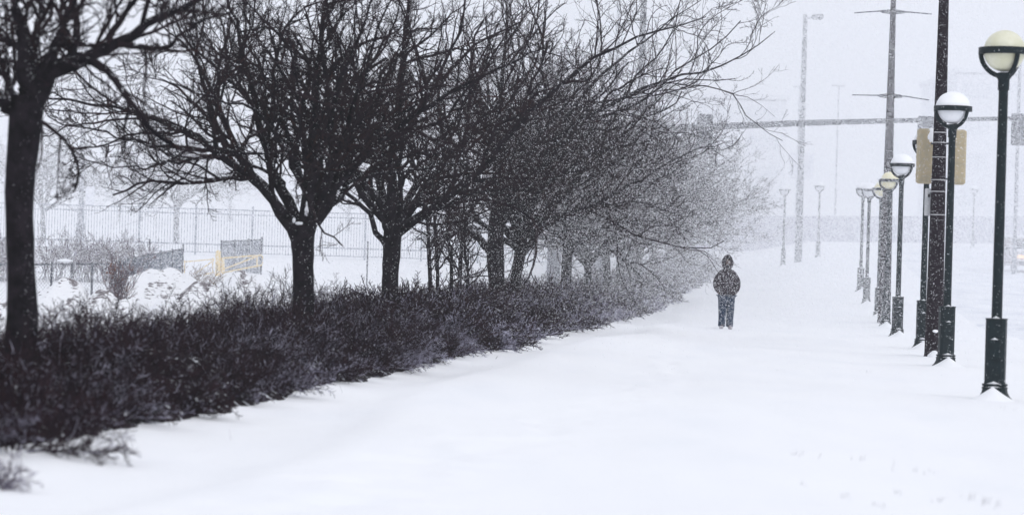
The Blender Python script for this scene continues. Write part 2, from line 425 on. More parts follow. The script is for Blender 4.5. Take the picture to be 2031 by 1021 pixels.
GT = 'bare street trees in the row along the hedge'
t1 = px_tree('bare_tree', 11, 24.4, 44, ([(40, 860), (42, 780), (44, 640), (40, 480), (42, 350), (52, 240), (58, 190)], [.21, .16, .135, .12, .12, .14, .15]),
    [([(62, 215), (100, 140), (190, 108), (290, 62), (370, 25), (440, -20), (540, -90)], .085),
     ([(60, 200), (95, 110), (130, 40), (150, -20), (175, -120)], .075),
     ([(52, 190), (46, 90), (40, 0), (30, -150)], .10),
     ([(44, 235), (15, 215), (-40, 190, -.5), (-150, 130, -1)], .06),
     ([(50, 190), (80, 100, .8), (110, -10, 1.8), (160, -120, 2.6)], .06),
     ([(50, 240), (20, 150, .8), (-10, 60, 1.2), (-60, -60, 1.5)], .05)], 0, 3.6, .0042, .85)
tag(t1, 'thick black tree trunk, nearest and leftmost in the row, one heavy limb reaching right', 'tree', GT)

t2 = px_tree('bare_tree', 12, 37.9, 600, ([(599, 750), (600, 690), (601, 620), (602, 540), (600, 480), (606, 440)], [.20, .165, .145, .14, .145, .16]),
    [([(590, 480), (568, 440), (520, 365), (468, 300), (440, 235), (405, 150), (360, 85), (300, 30)], .085),
     ([(480, 312), (430, 296, -.4), (350, 296, -.8), (270, 282, -1.2), (180, 262, -1.4), (95, 245, -1.5)], .045),
     ([(450, 305), (390, 318, .3), (310, 330, .5), (240, 345, .6), (170, 330, .6)], .032),
     ([(606, 440), (612, 360), (622, 270), (628, 170), (640, 60), (650, -60), (655, -170)], .105),
     ([(625, 440), (660, 385), (705, 320), (760, 270), (850, 205), (950, 150), (1080, 90)], .085),
     ([(615, 400), (585, 300, .5), (560, 200, 1.0), (510, 110, 1.5), (450, 10, 2)], .06),
     ([(630, 410), (665, 310, -.5), (700, 210, -1.0), (740, 90, -1.6), (800, -40, -2)], .07),
     ([(640, 420), (700, 350, .6), (790, 330, 1.2), (900, 310, 1.8), (1000, 300, 2.2)], .05),
     ([(610, 380), (560, 290, -1), (500, 220, -1.8), (400, 190, -2.4), (280, 150, -2.8)], .05)], 5, 4.2, .0034, .78)
tag(t2, 'dark bare tree with snow lodged in its fork, second from the left', 'tree', GT)
mb = MB()
def lp(px, py, D=37.62): return at(px, py, D)-t2.location
mb.ell(lp(608, 417), (.022, .02, .075), nu=12, nv=8, nz=1.1); mb.ell(lp(593, 443), (.05, .03, .022), nu=12, nv=8, nz=.6); mb.ell(lp(583, 437), (.022, .03, .035), nu=12, nv=8, nz=.6)
mb.build('lodged_snow', M['snow_lump'], t2)

t3 = px_tree('bare_tree', 13, 45.8, 772, ([(773, 700), (772, 640), (772, 560), (774, 500), (778, 455)], [.19, .15, .135, .135, .15]),
    [([(768, 490), (742, 455), (728, 425), (700, 395), (655, 360), (600, 330), (540, 300)], .055),
     ([(775, 450), (720, 395), (690, 330), (650, 240), (600, 150), (550, 40)], .075),
     ([(780, 455), (778, 350), (790, 240), (800, 120), (815, -20), (830, -150)], .10),
     ([(785, 465), (815, 440), (870, 410), (950, 340), (1040, 240), (1130, 150), (1240, 80), (1400, 30)], .085),
     ([(785, 440), (840, 350, .7), (890, 250, 1.4), (960, 130, 2), (1040, 10, 2.6)], .07),
     ([(790, 455), (850, 420, -.8), (940, 380, -1.5), (1050, 375, -2.2)], .045)], 4, 4.6, .0036, .74)
tag(t3, 'dark bare tree forking low into a V, third from the left above the hedge', 'tree', GT)

t4 = px_tree('bare_tree', 14, 61.6, 985, ([(990, 660), (988, 600), (985, 540), (983, 490), (985, 440), (995, 400)], [.25, .19, .175, .19, .17, .17]),
    [([(975, 500), (945, 465), (905, 440), (880, 400), (830, 340), (770, 270)], .095),
     ([(990, 440), (985, 330), (990, 220), (1000, 100), (1010, -40)], .13),
     ([(998, 420), (1040, 340), (1110, 270), (1200, 210), (1300, 160), (1390, 145), (1460, 115), (1530, 65)], .085),
     ([(1000, 400), (1080, 290, .8), (1160, 180, 1.5), (1260, 90, 2.2), (1390, 0, 2.8)], .085),
     ([(1000, 440), (1080, 370, -1), (1170, 310, -2), (1250, 285, -2.6)], .06),
     ([(1000, 460), (1090, 430, -1), (1190, 405, -1.8), (1280, 395, -2.2), (1340, 420, -2.4)], .035)], 4, 4.9, .0038, .74)
tag(t4, 'stout bare tree, fourth in the row, with long branches reaching over the path', 'tree', GT)

def auto_trunk(h, r, rng, lean=.15):
    return ([(0, 0, -.2), (lean*.1, 0, .5), (lean*.3, .02, h*.55), (lean, 0, h)], [r*1.35, r*1.05, r*.95, r*1.05])
rg = random.Random(5)
protoA = make_tree('bare_tree', 21, auto_trunk(2.1, .13, rg), [], 11, 5.2, .0042, .70)
protoB = make_tree('bare_tree', 22, auto_trunk(2.3, .14, rg, -.1), [], 11, 5.3, .0042, .70)
protoC = make_tree('bare_tree', 23, auto_trunk(1.9, .12, rg, .05), [], 11, 5.2, .0046, .68)
far = [  # x px, distance, proto, rot, scale, label
 (1021, 65.5, 0, .4, 1.0, 'grey tree with a knotty trunk just right of the stout fourth trunk'),
 (1124, 79.7, 1, 1.9, 1.08, 'grey bare tree with a low side limb to the right, sixth trunk in the row'),
 (1167, 87.5, 2, 3.1, 1.0, 'slim grey bare tree, seventh trunk in the row'),
 (1203, 95.3, 0, 4.4, 1.0, 'slim grey bare tree, eighth trunk in the row'),
 (1230, 102, 1, 5.1, 1.05, 'hazy bare tree, ninth trunk in the row'),
 (1248, 107.5, 2, .9, 1.0, 'hazy bare tree, tenth trunk in the row'),
 (1268, 114, 0, 2.2, 1.05, 'hazy bare tree, eleventh trunk in the row'),
 (1292, 123, 1, 3.7, 1.0, 'pale hazy bare tree, twelfth trunk in the row'),
 (1323, 137, 2, 5.6, 1.0, 'pale hazy bare tree, thirteenth trunk in the row'),
 (1344, 148, 0, 1.3, 1.0, 'faint bare tree, last trunk of the row where the hedge fades out')]
protos = [protoA, protoB, protoC]; used = set()
def place_proto(k, loc, rot, sc):
    o = protos[k]
    if k in used: o = copy_tree(protos[k])
    used.add(k); o.location = loc; o.rotation_euler = (0, 0, rot); o.scale = (sc, sc, sc)
    return o
for px, D, k, rot, sc, lab in far:
    p = at(px, 540, D); o = place_proto(k, (p.x, D, gz(p.x, D)), rot, sc); tag(o, lab, 'tree', GT)
GP = 'faint trees in the park behind the iron fence'
for px, D, k, rot, sc, lab in [(350, 150, 1, .8, .95, 'pale bare tree forking above the iron fence, behind the yellow gate'),
    (86, 142, 0, 2.5, .85, 'pale bare tree just right of the black foreground trunk, behind the iron fence'),
    (236, 215, 2, 4.0, .8, 'very faint tree in the park between the light pole and the forked tree'),
    (278, 222, 0, 5.0, .8, 'very faint tree in the park just left of the forked tree'),
    (455, 230, 1, 1.0, .9, 'very faint tree in the park right of the forked tree'),
    (690, 205, 2, 2.0, .9, 'very faint tree in the park seen between the two nearest forked street trees')]:
    p = at(px, 480, D); o = place_proto(k, (p.x, D, gz(p.x, D)), rot, sc); tag(o, lab, 'tree', GP)

# saplings growing through the hedge
def sapling(seed, px, D, pts, r, lab):
    rng = np.random.default_rng(seed)
    o = at(px, 640, D); o = Vector((o.x, D, gz(o.x, D)))
    P, Rr, L = resample([at(a, b, D)-o for a, b in pts], [r*1.1, r, r*.7, r*.35], 14, rng, .012)
    P1, R1, L1 = grow(P[None], Rr[None], np.array([L]), 22, .25, .5, 1.2, .28, 7, .06, .16, .6, rng, .008)
    P2, R2, L2 = grow(P1, R1, L1, 8, .1, .5, 1.2, .42, 5, .03, .2, .6, rng, .006)
    P3, R3, L3 = grow(P2, R2, L2, 4, .2, .5, 1.2, .5, 3, 0, .2, .6, rng, .005)
    root = empty('sapling', o)
    V, Fq = tubes_np([(P[None], Rr[None], 10)]); mesh_np('trunk', V, Fq, M['bark'], root)
    V, Fq = tubes_np([(P1, R1, 5), (P2, R2, 3), (P3, R3, 3)]); mesh_np('crown', V, Fq, M['twig'], root)
    tag(root, lab, 'sapling', 'thin stems growing up through the hedge'); return root
sapling(31, 853, 56, [(853, 640), (853, 520), (850, 440), (843, 370), (850, 280)], .042, 'thin upright stem, leftmost of the five between the third and fourth trunks')
sapling(32, 867, 57, [(868, 640), (866, 520), (862, 450), (858, 380), (870, 290)], .036, 'thin upright stem, second of the five, just left of the forked stem')
sapling(33, 895, 55, [(896, 640), (895, 515), (888, 470), (885, 420), (886, 330)], .036, 'thin stem forking near the hedge top, third of the five')
sapling(34, 912, 58, [(911, 640), (912, 530), (916, 470), (920, 400), (918, 320)], .044, 'thickest of the five thin stems left of the stout trunk')
sapling(35, 927, 56, [(928, 640), (928, 530), (921, 495), (925, 430), (960, 380)], .030, 'thin crooked stem, rightmost of the five beside the stout trunk')

# ------------------------------------------------------------------ hedge
def hedge():
    rng = np.random.default_rng(77)
    root = empty('hedge', (0, 0, 0))
    cs = []
    y = 13.0
    while y < 176:
        for row, (u, h) in enumerate(((-5.7, .50), (-6.5, .80), (-7.35, .92))):
            uu = u+rng.normal()*.16-(.0 if y > 25 else (25-y)*.055); yy = y+rng.uniform(-.5, .5)
            hh = h*rng.uniform(.85, 1.12)*np.interp(yy, [20, 31, 37, 60, 90], [.84, .78, .93, 1.0, 1.03])
            cs.append((uu+.1035*yy, yy, hh, row))
        y += .95+(.0 if y < 70 else .45)
    allsets = []; midx = []
    for cx, cy, h, row in cs:
        nst = 46 if cy < 45 else (34 if cy < 80 else 22)
        th = .0027 if cy < 45 else (.0055 if cy < 80 else .009)
        z0 = gz(cx, cy)
        az = rng.random(nst)*2*np.pi; el = np.arccos(rng.uniform(.1, 1.0, nst))*(.85 if row else 1.0)
        d = np.stack([np.cos(az)*np.sin(el), np.sin(az)*np.sin(el), np.cos(el)], -1)
        ln = h*rng.uniform(.75, 1.15, nst)*(1.0+.25*np.sin(el))
        p = np.array([cx, cy, z0])+np.stack([np.cos(az), np.sin(az), np.zeros(nst)], -1)*rng.uniform(0, .25, nst)[:, None]
        pts = [p]; K = 5
        for k in range(K):
            d = norm(d+rng.normal(size=d.shape)*.13+np.array([.10, -.04, -.035]))
            p = p+d*(ln/K)[:, None]; p[:, 2] = np.maximum(p[:, 2], z0+.02); pts.append(p)
        P = np.stack(pts, 1); Rr = np.linspace(2.0, 1.0, K+1)[None, :]*th*np.ones((nst, 1))
        P1, R1, L1 = grow(P, Rr, ln, 9, .25, .35, .9, .36, 3, .03, .16, .8, rng, th, shape=.4)
        n2 = 11 if cy < 50 else (8 if cy < 75 else 5)
        P2, R2, L2 = grow(P1, R1, L1, n2, .1, .4, 1.1, .34, 1, .02, .15, .9, rng, th*.95, shape=.3)
        allsets.append((P, Rr, P1, R1, P2, R2, cy, h, z0))
    sets = []
    fr = []
    for P, Rr, P1, R1, P2, R2, cy, h, z0 in allsets:
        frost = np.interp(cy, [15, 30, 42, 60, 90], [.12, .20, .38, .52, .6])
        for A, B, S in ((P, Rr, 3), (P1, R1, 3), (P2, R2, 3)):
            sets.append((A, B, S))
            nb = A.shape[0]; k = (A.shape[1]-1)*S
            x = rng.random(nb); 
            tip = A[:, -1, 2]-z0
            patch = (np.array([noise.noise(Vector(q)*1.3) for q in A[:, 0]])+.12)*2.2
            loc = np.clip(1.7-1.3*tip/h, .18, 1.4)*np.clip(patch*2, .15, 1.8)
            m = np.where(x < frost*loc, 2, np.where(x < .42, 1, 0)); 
            fr.append(np.repeat(m, k))
    V, Fq = tubes_np(sets)
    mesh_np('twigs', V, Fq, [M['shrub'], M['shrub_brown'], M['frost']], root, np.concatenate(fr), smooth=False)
    # dark inner thicket of stems and dead leaves
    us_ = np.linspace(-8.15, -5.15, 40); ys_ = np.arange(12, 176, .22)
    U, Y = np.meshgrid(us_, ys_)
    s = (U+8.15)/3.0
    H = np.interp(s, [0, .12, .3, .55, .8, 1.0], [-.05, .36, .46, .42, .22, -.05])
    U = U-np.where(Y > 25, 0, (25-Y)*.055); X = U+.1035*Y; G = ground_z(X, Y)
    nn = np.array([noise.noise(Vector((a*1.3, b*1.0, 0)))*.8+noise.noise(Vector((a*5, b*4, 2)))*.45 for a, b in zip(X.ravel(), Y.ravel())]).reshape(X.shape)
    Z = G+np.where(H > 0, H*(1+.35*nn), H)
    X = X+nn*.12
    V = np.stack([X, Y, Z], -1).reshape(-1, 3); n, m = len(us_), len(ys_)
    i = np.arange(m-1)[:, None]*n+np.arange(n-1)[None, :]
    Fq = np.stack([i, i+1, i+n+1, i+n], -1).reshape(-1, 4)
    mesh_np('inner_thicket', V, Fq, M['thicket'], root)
    tag(root, 'long dark brown-purple bare hedge dusted with snow, running under the row of trees', 'hedge')
    return root
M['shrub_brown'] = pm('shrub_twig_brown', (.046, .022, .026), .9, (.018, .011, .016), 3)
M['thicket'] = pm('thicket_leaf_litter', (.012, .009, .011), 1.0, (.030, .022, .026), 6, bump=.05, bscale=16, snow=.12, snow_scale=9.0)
for _k in ('shrub_brown', 'thicket'): M[_k].node_tree.nodes['Principled BSDF'].inputs['Specular IOR Level'].default_value = .04
hd = hedge()

def brush(name, loc, n, h, spread, th, mats, seed, lab, cat, group=None, lean=(0, 0, 0), depth=3, el=.6, frac=.12):
    rng = np.random.default_rng(seed)
    az = rng.random(n)*2*np.pi; e = rng.random(n)*el
    d = np.stack([np.cos(az)*np.sin(e), np.sin(az)*np.sin(e), np.cos(e)], -1)
    ln = h*rng.uniform(.6, 1.1, n)
    p = np.stack([rng.uniform(-1, 1, n)*spread[0], rng.uniform(-1, 1, n)*spread[1], np.zeros(n)], -1)
    pts = [p]; K = 6
    for k in range(K):
        d = norm(d+rng.normal(size=d.shape)*.08+np.array(lean)*.1); p = p+d*(ln/K)[:, None]; pts.append(p)
    P = np.stack(pts, 1); Rr = np.linspace(1.6, .8, K+1)[None, :]*th*np.ones((n, 1)); sets = [(P, Rr, 3)]
    A, B, L = P, Rr, ln
    for k in range(depth-1):
        A, B, L = grow(A, B, L, 6, .2, .3, .9, .4, 3, .05, .12, .8, rng, th*.8, shape=.4); sets.append((A, B, 3))
    V, Fq = tubes_np(sets); mi = (rng.random(len(Fq)//3+1) < frac).astype(int).repeat(3)[:len(Fq)]
    o = mesh_np(name, V, Fq, mats, None, mi, smooth=False, loc=loc)
    tag(o, lab, cat, group); return o
def P3(px, D): 
    p = at(px, 520, D); return (p.x, D, gz(p.x, D))
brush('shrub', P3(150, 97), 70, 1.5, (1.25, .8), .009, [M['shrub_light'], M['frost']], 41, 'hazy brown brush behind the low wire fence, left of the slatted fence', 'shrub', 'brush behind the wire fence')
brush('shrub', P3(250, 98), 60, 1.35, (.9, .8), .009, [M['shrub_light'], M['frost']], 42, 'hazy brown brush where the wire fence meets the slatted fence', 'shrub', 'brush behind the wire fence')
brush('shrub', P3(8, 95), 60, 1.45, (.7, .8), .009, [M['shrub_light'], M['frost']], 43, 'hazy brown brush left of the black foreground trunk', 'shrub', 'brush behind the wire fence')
w = brush('dead_weed', P3(232, 66.5), 26, 1.35, (.12, .1), .006, [M['shrub_light'], M['orange_leaf']], 44, 'tall dead weed with rust-orange leaves on the snow piles', 'weed', lean=(.12, 0, 0), el=.22)
mb = MB(); rr = random.Random(3)
wl = Vector(w.location)
for k in range(60):
    c = at(223+rr.gauss(0, 4.5), 533+rr.gauss(0, 4.5), 66.5+rr.gauss(0, .05))-wl
    a = rr.random()*6.28; s_ = rr.uniform(.012, .026)
    mb.ell(c, (s_*math.cos(a)+.006, s_*math.sin(a)+.006, s_), nu=6, nv=4, nz=.6)
mb.build('leaf_cluster', M['orange_leaf'], w)
brush('weed', P3(398, 92), 30, .9, (.5, .3), .006, [M['straw'], M['orange_leaf']], 45, 'straw-brown dead weeds below the left leaf of the yellow gate', 'weed', lean=(1.2, 0, 0), el=.9)
brush('weed_sprig', P3(545, 33.5), 16, .75, (.25, .2), .004, [M['shrub'], M['frost']], 46, 'thin dark sprigs sticking up in front of the snow piles, left of the forked tree', 'weed', lean=(-.5, 0, 0), el=.5)
nb = brush('juniper_sprig', (at(-8, 985, 17.0).x, 17.0, gz(at(-8, 985, 17).x, 17)-.06), 20, .26, (.04, .05), .003, [M['shrub_light'], M['frost']], 47, 'blurred frosted sprig poking from the snow in the bottom left corner', 'shrub', lean=(1.6, 0, .2), el=1.0, frac=.5)

# loose sticks in the snow beside the hedge
def stick(pts, D, r, lab, mat='shrub'):
    mb = MB(); w = [at(a, b, D) for a, b in pts]; o = w[0].copy()
    mb.tube([p-o for p in w], [r*(1-.6*i/(len(w)-1)) for i in range(len(w))], 6)
    ob = mb.build('twig', M[mat]); ob.location = o; tag(ob, lab, 'twig', 'loose twigs beside the hedge')
stick([(275, 950), (268, 905), (258, 868)], 20.6, .006, 'pale upright stem in the snow below the left part of the hedge', 'grass')
stick([(330, 852), (355, 858), (386, 880)], 25.0, .012, 'dark curved twig lying out of the hedge onto snow at the lower left')
stick([(462, 905), (458, 872), (455, 850)], 23.0, .004, 'thin pale stem in the snow right of the dark curved twig', 'grass')
stick([(974, 727), (980, 716), (987, 706)], 43.6, .006, 'short dark stem in the snow in front of the middle of the hedge')
stick([(1160, 668), (1175, 668), (1184, 666)], 61, .010, 'short dark twig lying on the snow by the far half of the hedge')
stick([(684, 800), (678, 775), (672, 760)], 30.5, .004, 'thin pale stem in the snow below the forked tree', 'grass')

def grass_patch():
    rr = random.Random(9); mb = MB()
    spots = [(1575, 905), (1583, 908), (1592, 903), (1618, 902), (1622, 912), (1703, 910), (1715, 912), (1765, 922), (1772, 926), (1808, 930), (1842, 935), (1586, 968), (1662, 985), (1668, 988), (1680, 990), (1782, 975), (1850, 992), (1862, 990), (1905, 985), (1914, 985), (1928, 988), (1946, 990), (1960, 995), (1976, 1000), (1725, 1005), (1760, 1010), (1860, 795), (1885, 797), (1905, 799), (1930, 803), (1965, 808), (1990, 812), (2012, 815), (1545, 735), (1700, 735), (1722, 738), (1700, 600), (1588, 590), (1582, 600)]
    for px, py in spots:
        h = 545+(px-1600)*.0297; D = F*EYE/max(py-h, 30)
        for k in range(rr.randint(1, 4)):
            p = at(px+rr.gauss(0, 6), py, D+rr.gauss(0, .12)); z = gz(p.x, p.y)-.02
            l = rr.uniform(.025, .06)*(2.2 if px == 1914 else 1); a = rr.gauss(.15, .35)
            mb.tube([(p.x, p.y, z), (p.x+a*l*.4, p.y, z+l*.6), (p.x+a*l, p.y+rr.gauss(0, .01), z+l)], [.0028, .0022, .001], 3, cap=False)
    o = mb.build('grass', M['grass']); tag(o, 'sparse dead grass tips poking through the snow', 'grass', kind='stuff')
grass_patch()

# ------------------------------------------------------------------ globe lamps
def lamp_proto(globe, cap, tall=True):
    root = empty('globe_street_lamp')
    mb = MB()                                             # pedestal with flared foot
    prof = [(.235, -.10), (.215, .0), (.175, .045), (.150, .09), (.142, .145)]
    n = 16
    def sq(r, z, k=.5):                                   # rounded-square ring
        out = []
        for i in range(n):
            a = 2*math.pi*(i+.5)/n; c, s = math.cos(a), math.sin(a)
            m_ = max(abs(c), abs(s)); q = r/m_*(k)+r*(1-k)*1.06; out.append((q*c, q*s, z))
        return out
    rings = [sq(.235, -.10), sq(.22, -.0), sq(.178, .045), sq(.155, .09), sq(.146, .135), sq(.152, .137), sq(.152, .158), sq(.137, .16), sq(.137, .172), sq(.150, .174), sq(.150, .198), sq(.128, .20), sq(.124, .22, .8), sq(.124, .985, .8), sq(.131, .987, .8), sq(.131, 1.0, .8), sq(.05, 1.002, .8)]
    vs = [p for r in rings for p in r]
    fs = [[i*n+k, i*n+(k+1) % n, (i+1)*n+(k+1) % n, (i+1)*n+k] for i in range(len(rings)-1) for k in range(n)]
    mb.add(vs, fs)
    ped = mb.build('pedestal', M['green'], root)
    mb = MB(); mb.box((0, -.130, .62), (.13, .018, .24), bev=.006); mb.build('access_cover', M['green'], ped)
    mb = MB(); mb.tube([(0, 0, .99), (0, 0, 3.86)], [.066, .058], 16); mb.build('pole', M['green'], root)
    mb = MB(); mb.lathe([(.070, 3.80), (.072, 3.93), (.10, 3.97), (.13, 4.0), (.05, 4.02), (.0, 4.02)], 20)
    mb.build('collar', M['green'], root)
    mb = MB()                                             # cradle ring
    mb.lathe([(.262, 4.235), (.318, 4.235), (.318, 4.318), (.262, 4.318), (.262, 4.235)], 40, smooth=False)
    mb.build('ring', M['green'], root)
    for q in (178, -50, 60):
        mb = MB(); a = R_(q); pts = []
        for k in range(9):
            t = math.pi/2*k/8; rr_ = .292*math.cos(t)+.0; pts.append((rr_*math.cos(a), rr_*math.sin(a), 4.27-.30*math.sin(t)))
        mb.tube(pts, .030, 8); mb.build('arm', M['green'], root)
    mb = MB(); mb.ell((0, 0, 4.283), (.256, .256, .256), nu=36, nv=20); mb.build('globe', M[globe], root)
    if cap:
        mb = MB(); mb.ell((0, 0, 4.30), (.290, .290, .262), nu=36, nv=12, z0=.02, nz=.02); mb.build('snow_cap', M['snow_lump'], root)
    def tri(cx, y0, z, w, h, dp):
        n_ = 8; vs = []; fs = []
        for i in range(n_+1):
            t = i/n_*2-1; hh = h*(1-abs(t))**1.3
            vs += [(cx+t*w, y0-.001, z), (cx+t*w, y0-.001, z+hh), (cx+t*w, y0-dp*(1-abs(t)), z)]
        for i in range(n_): a_ = i*3; fs += [[a_+1, a_+2, a_+5, a_+4], [a_, a_+3, a_+5, a_+2], [a_, a_+1, a_+4, a_+3]]
        mb = MB(); mb.add(vs, fs, 0, True); mb.build('snow_ledge', M['snow_lump'], ped)
    tri(0, -.064, .998, .062, .035, .06); tri(0, -.1395, .741, .052, .026, .016); tri(0, -.1245, .198, .10, .035, .027); tri(0, -.139, .158, .10, .022, .02)
    mb = MB()
    vs = []; nr, na = 7, 28                               # drift heaped in front of the foot
    for i in range(nr+1):
        for k in range(na):
            a = 2*math.pi*k/na; r = .62*i/nr
            hgt = .17*(1-i/nr)**1.5-.04*(i/nr)
            vs.append((r*math.cos(a)*.62, -.20+r*math.sin(a), hgt))
    fs = [[i*na+k, i*na+(k+1) % na, (i+1)*na+(k+1) % na, (i+1)*na+k] for i in range(nr) for k in range(na)]
    mb.add(vs, fs, 0, True); mb.build('snow_heap', M['snow_lump'], root)
    return root
lw = lamp_proto('globe_white', True); ly = lamp_proto('globe_yellow', False); lc = lamp_proto('globe_cream', False)
GL = 'dark green globe lamps along the path'
lamps = [(1972, 798, 35.0, 'y', 'nearest lamp, bare yellowed globe, cut by the right edge of the picture', -42),
 (1875, 730, 47.3, 'w', 'second nearest lamp, white globe capped with snow, just in front of the dark banded pole', 14),
 (1828, 693, 59.2, 'w', 'lamp standing mostly hidden behind the dark banded pole and its yellow signal', 0),
 (1779, 668, 71.0, 'w', 'snow-capped lamp standing clear between the two big dark poles', 25),
 (1756, 650, 83.3, 'c', 'cream-topped lamp directly in front of the second big pole with crossbars', 4),
 (1741, 636, 95.0, 'c', 'cream-topped lamp half hidden behind the second big pole', -20),
 (1718, 607, 107.0, 'w', 'hazy snow-capped lamp, just right of the farthest lamp of the roadside row', 10),
 (1706, 583, 119.0, 'w', 'hazy snow-capped lamp, farthest and leftmost of the roadside row', 30),
 (1553, 522, 159.0, 'w', 'faint lamp left of the tall floodlight pole in the distance', 0),
 (1622, 512, 170.0, 'w', 'faint lamp right of the tall floodlight pole in the distance', 20),
 (1929, 493, 205.0, 'w', 'faint lamp far off, between the second nearest and the nearest lamps', 0)]
src = {'y': ly, 'w': lw, 'c': lc}; us_d = set()
for px, py, D, k, lab, rot in lamps:
    o = src[k]
    if k in us_d: o = copy_tree(o)
    us_d.add(k)
    p = at(px, py, D); o.location = (p.x, D, gz(p.x, D)); o.rotation_euler = (0, 0, R_(rot*.4))
    tag(o, lab, 'street lamp', GL)

# ------------------------------------------------------------------ big poles
pb = at(1851, 712, 52.4); pz = gz(pb.x, 52.4)
root = empty('utility_pole', (pb.x, 52.4, pz)); tag(root, 'thick dark brown tapered pole with steel straps, behind the second nearest lamp', 'pole')
mb = MB(); prof = [(.21, -.06), (.20, .0), (.172, .04), (.168, .1)]+[(.168-.0118*(z-.1), z) for z in (1, 2, 3, 4, 5, 6, 7, 8, 9.4)]+[(0, 9.45)]
mb.lathe(prof, 24); pole = mb.build('shaft', M['brown'], root)
mb = MB(); mb.lathe([(.0, 0), (.09, 0), (.10, .012), (.0, .02)], 20); ac = mb.build('access_cover', M['brown'], root); ac.rotation_euler = (R_(90), 0, 0); ac.scale = (1, 1.5, 1); ac.location = (.0, -.155, .34)
mb = MB(); mb.ell((0, -.178, .49), (.055, .02, .03), nu=12, nv=6, nz=.3); mb.ell((.0, -.22, -.0), (.14, .25, .13), nu=16, nv=8, nz=.2); mb.build('lodged_snow', M['snow_lump'], root)
def zat(py, D, px=1860): return at(px, py, D).z
for i, py in enumerate((263, 283, 312, 357, 380, 426)):
    z = zat(py, 52.4)-pz; r = .168-.0118*(z-.1); mb = MB(); mb.lathe([(r, z-.009), (r+.006, z-.009), (r+.006, z+.009), (r, z+.009)], 24); mb.build('strap', M['strap'], root)
def signal(name, c, w, h, d, mat, label, group, heading=0, snow=None, back=False):
    root = empty(name, (c.x, c.y, c.z-h/2), heading)
    mb = MB(); mb.box((0, 0, h/2), (w, d, h), bev=.035)
    for k in range(3): mb.box((0, 0, h*(.5+k)/3), (w*.90, d+.012, h/3-.05), bev=.03)
    body = mb.build('housing', mat, root)
    for k in range(3):
        mb = MB(); z = h*(k+.5)/3
        mb.lathe([(w*.40, 0), (w*.42, 0), (w*.42, .2), (w*.40, .2), (w*.40, 0)], 18)
        v = mb.build('visor', mat, root); v.rotation_euler = (R_(-90), 0, 0); v.location = (0, d/2-.01, z)
    if back:
        mb = MB(); mb.box((0, d*.3, h/2), (w+.26, .02, h+.24), bev=.008); mb.build('backplate', mat, root)
    if snow:
        mb = MB(); mb.ell(snow, (.075, .03, .16), nu=16, nv=10, nz=.25); mb.build('stuck_snow', M['snow_lump'], root)
    tag(root, label, 'traffic light', group); return root
c = at(1834.5, 310, 52.95); signal('traffic_signal', c, .30, 1.02, .2, M['yellow'], 'yellow traffic signal housing with a snow patch, left side of the dark strapped pole', 'yellow signals on the strapped pole', snow=(.085, -.085, .87))
c = at(1899, 312, 52.95); signal('traffic_signal', c, .30, 1.02, .2, M['yellow'], 'yellow-grey traffic signal housing, right side of the dark strapped pole', 'yellow signals on the strapped pole')
for x1, x2, y_ in ((1834.5, 1860, 285), (1834.5, 1860, 355), (1899, 1862, 285), (1899, 1862, 355)):
    mb = MB(); a = at(x1, y_, 53.12)-root.location; b = at(x2, y_, 52.6)-root.location; mb.tube([a, b], .018, 8); mb.build('signal_bracket', M['grey_metal'], root)
c = at(1841, 401, 52.5)
mb = MB(); mb.box((0, 0, 0), (.13, .10, .50), bev=.012); o = mb.build('control_box', M['plate']); o.location = c; tag(o, 'small pale box on the dark strapped pole, below the yellow signal', 'box')
mb = MB(); mb.box((0, -.06, .12), (.03, .03, .06), bev=.006); mb.tube([(.03, -.05, .16), (.08, -.05, .16)], .012, 8); mb.build('bracket', M['black'], o)

pb = at(1753, 642, 90.0); pz = gz(pb.x, 90)
root = empty('banner_pole', (pb.x, 90, pz)); tag(root, 'tall hazy grey-brown pole with two pairs of thin banner crossbars', 'pole')
mb = MB(); prof = [(.23, -.06), (.215, .05)]+[(.205-.0120*z, z) for z in (.1, 2, 4, 6, 8, 10, 12)]+[(0, 12.05)]
mb.lathe(prof, 20); mb.build('shaft', M['brown'], root)
for py, dl, dr in ((24, -.02, .015), (191, .05, -.04)):
    z = zat(py, 90, 1770)-pz; r = .205-.012*z
    mb = MB(); mb.lathe([(r, z-.07), (r+.02, z-.07), (r+.02, z+.07), (r, z+.07)], 20); mb.build('clamp', M['brown'], root)
    for s in (-1, 1):
        mb = MB(); mb.tube([(s*r, 0, z), (s*.45, 0, z+.01), (s*1.22, 0, z+(dl if s < 0 else dr)-.05*abs(s))], [.035, .02, .016], 8)
        mb.tube([(s*r, 0, z-.06), (s*.36, 0, z-.03)], .014, 6); mb.tube([(s*r, 0, z+.06), (s*.36, 0, z+.03)], .014, 6)
        mb.build('crossbar', M['grey_metal'], root)

# tall floodlight pole far off
pb = at(1583, 516, 165); pz = gz(pb.x, 165)
root = empty('floodlight_pole', (pb.x, 165, pz)); tag(root, 'very tall hazy pole with one box floodlight, standing alone in the middle distance', 'light pole')
H = zat(30, 165, 1600)-pz
mb = MB(); mb.lathe([(.23, -.1), (.22, .1), (.13, H), (0, H+.05)], 16); mb.build('shaft', M['grey_metal'], root)
mb = MB(); mb.tube([(0, 0, H-.25), (.45, 0, H-.12)], .05, 8); mb.box((.72, 0, H-.1), (.62, .5, .3), bev=.05); mb.build('floodlight', M['grey_metal'], root)
for s, x in ((-1, -.42), (1, .48)):
    mb = MB(); zc = zat(329, 165, 1590)-pz; mb.box((x, 0, zc), (.5, .03, 1.5), bev=.01); mb.build('banner', M['banner'], root)
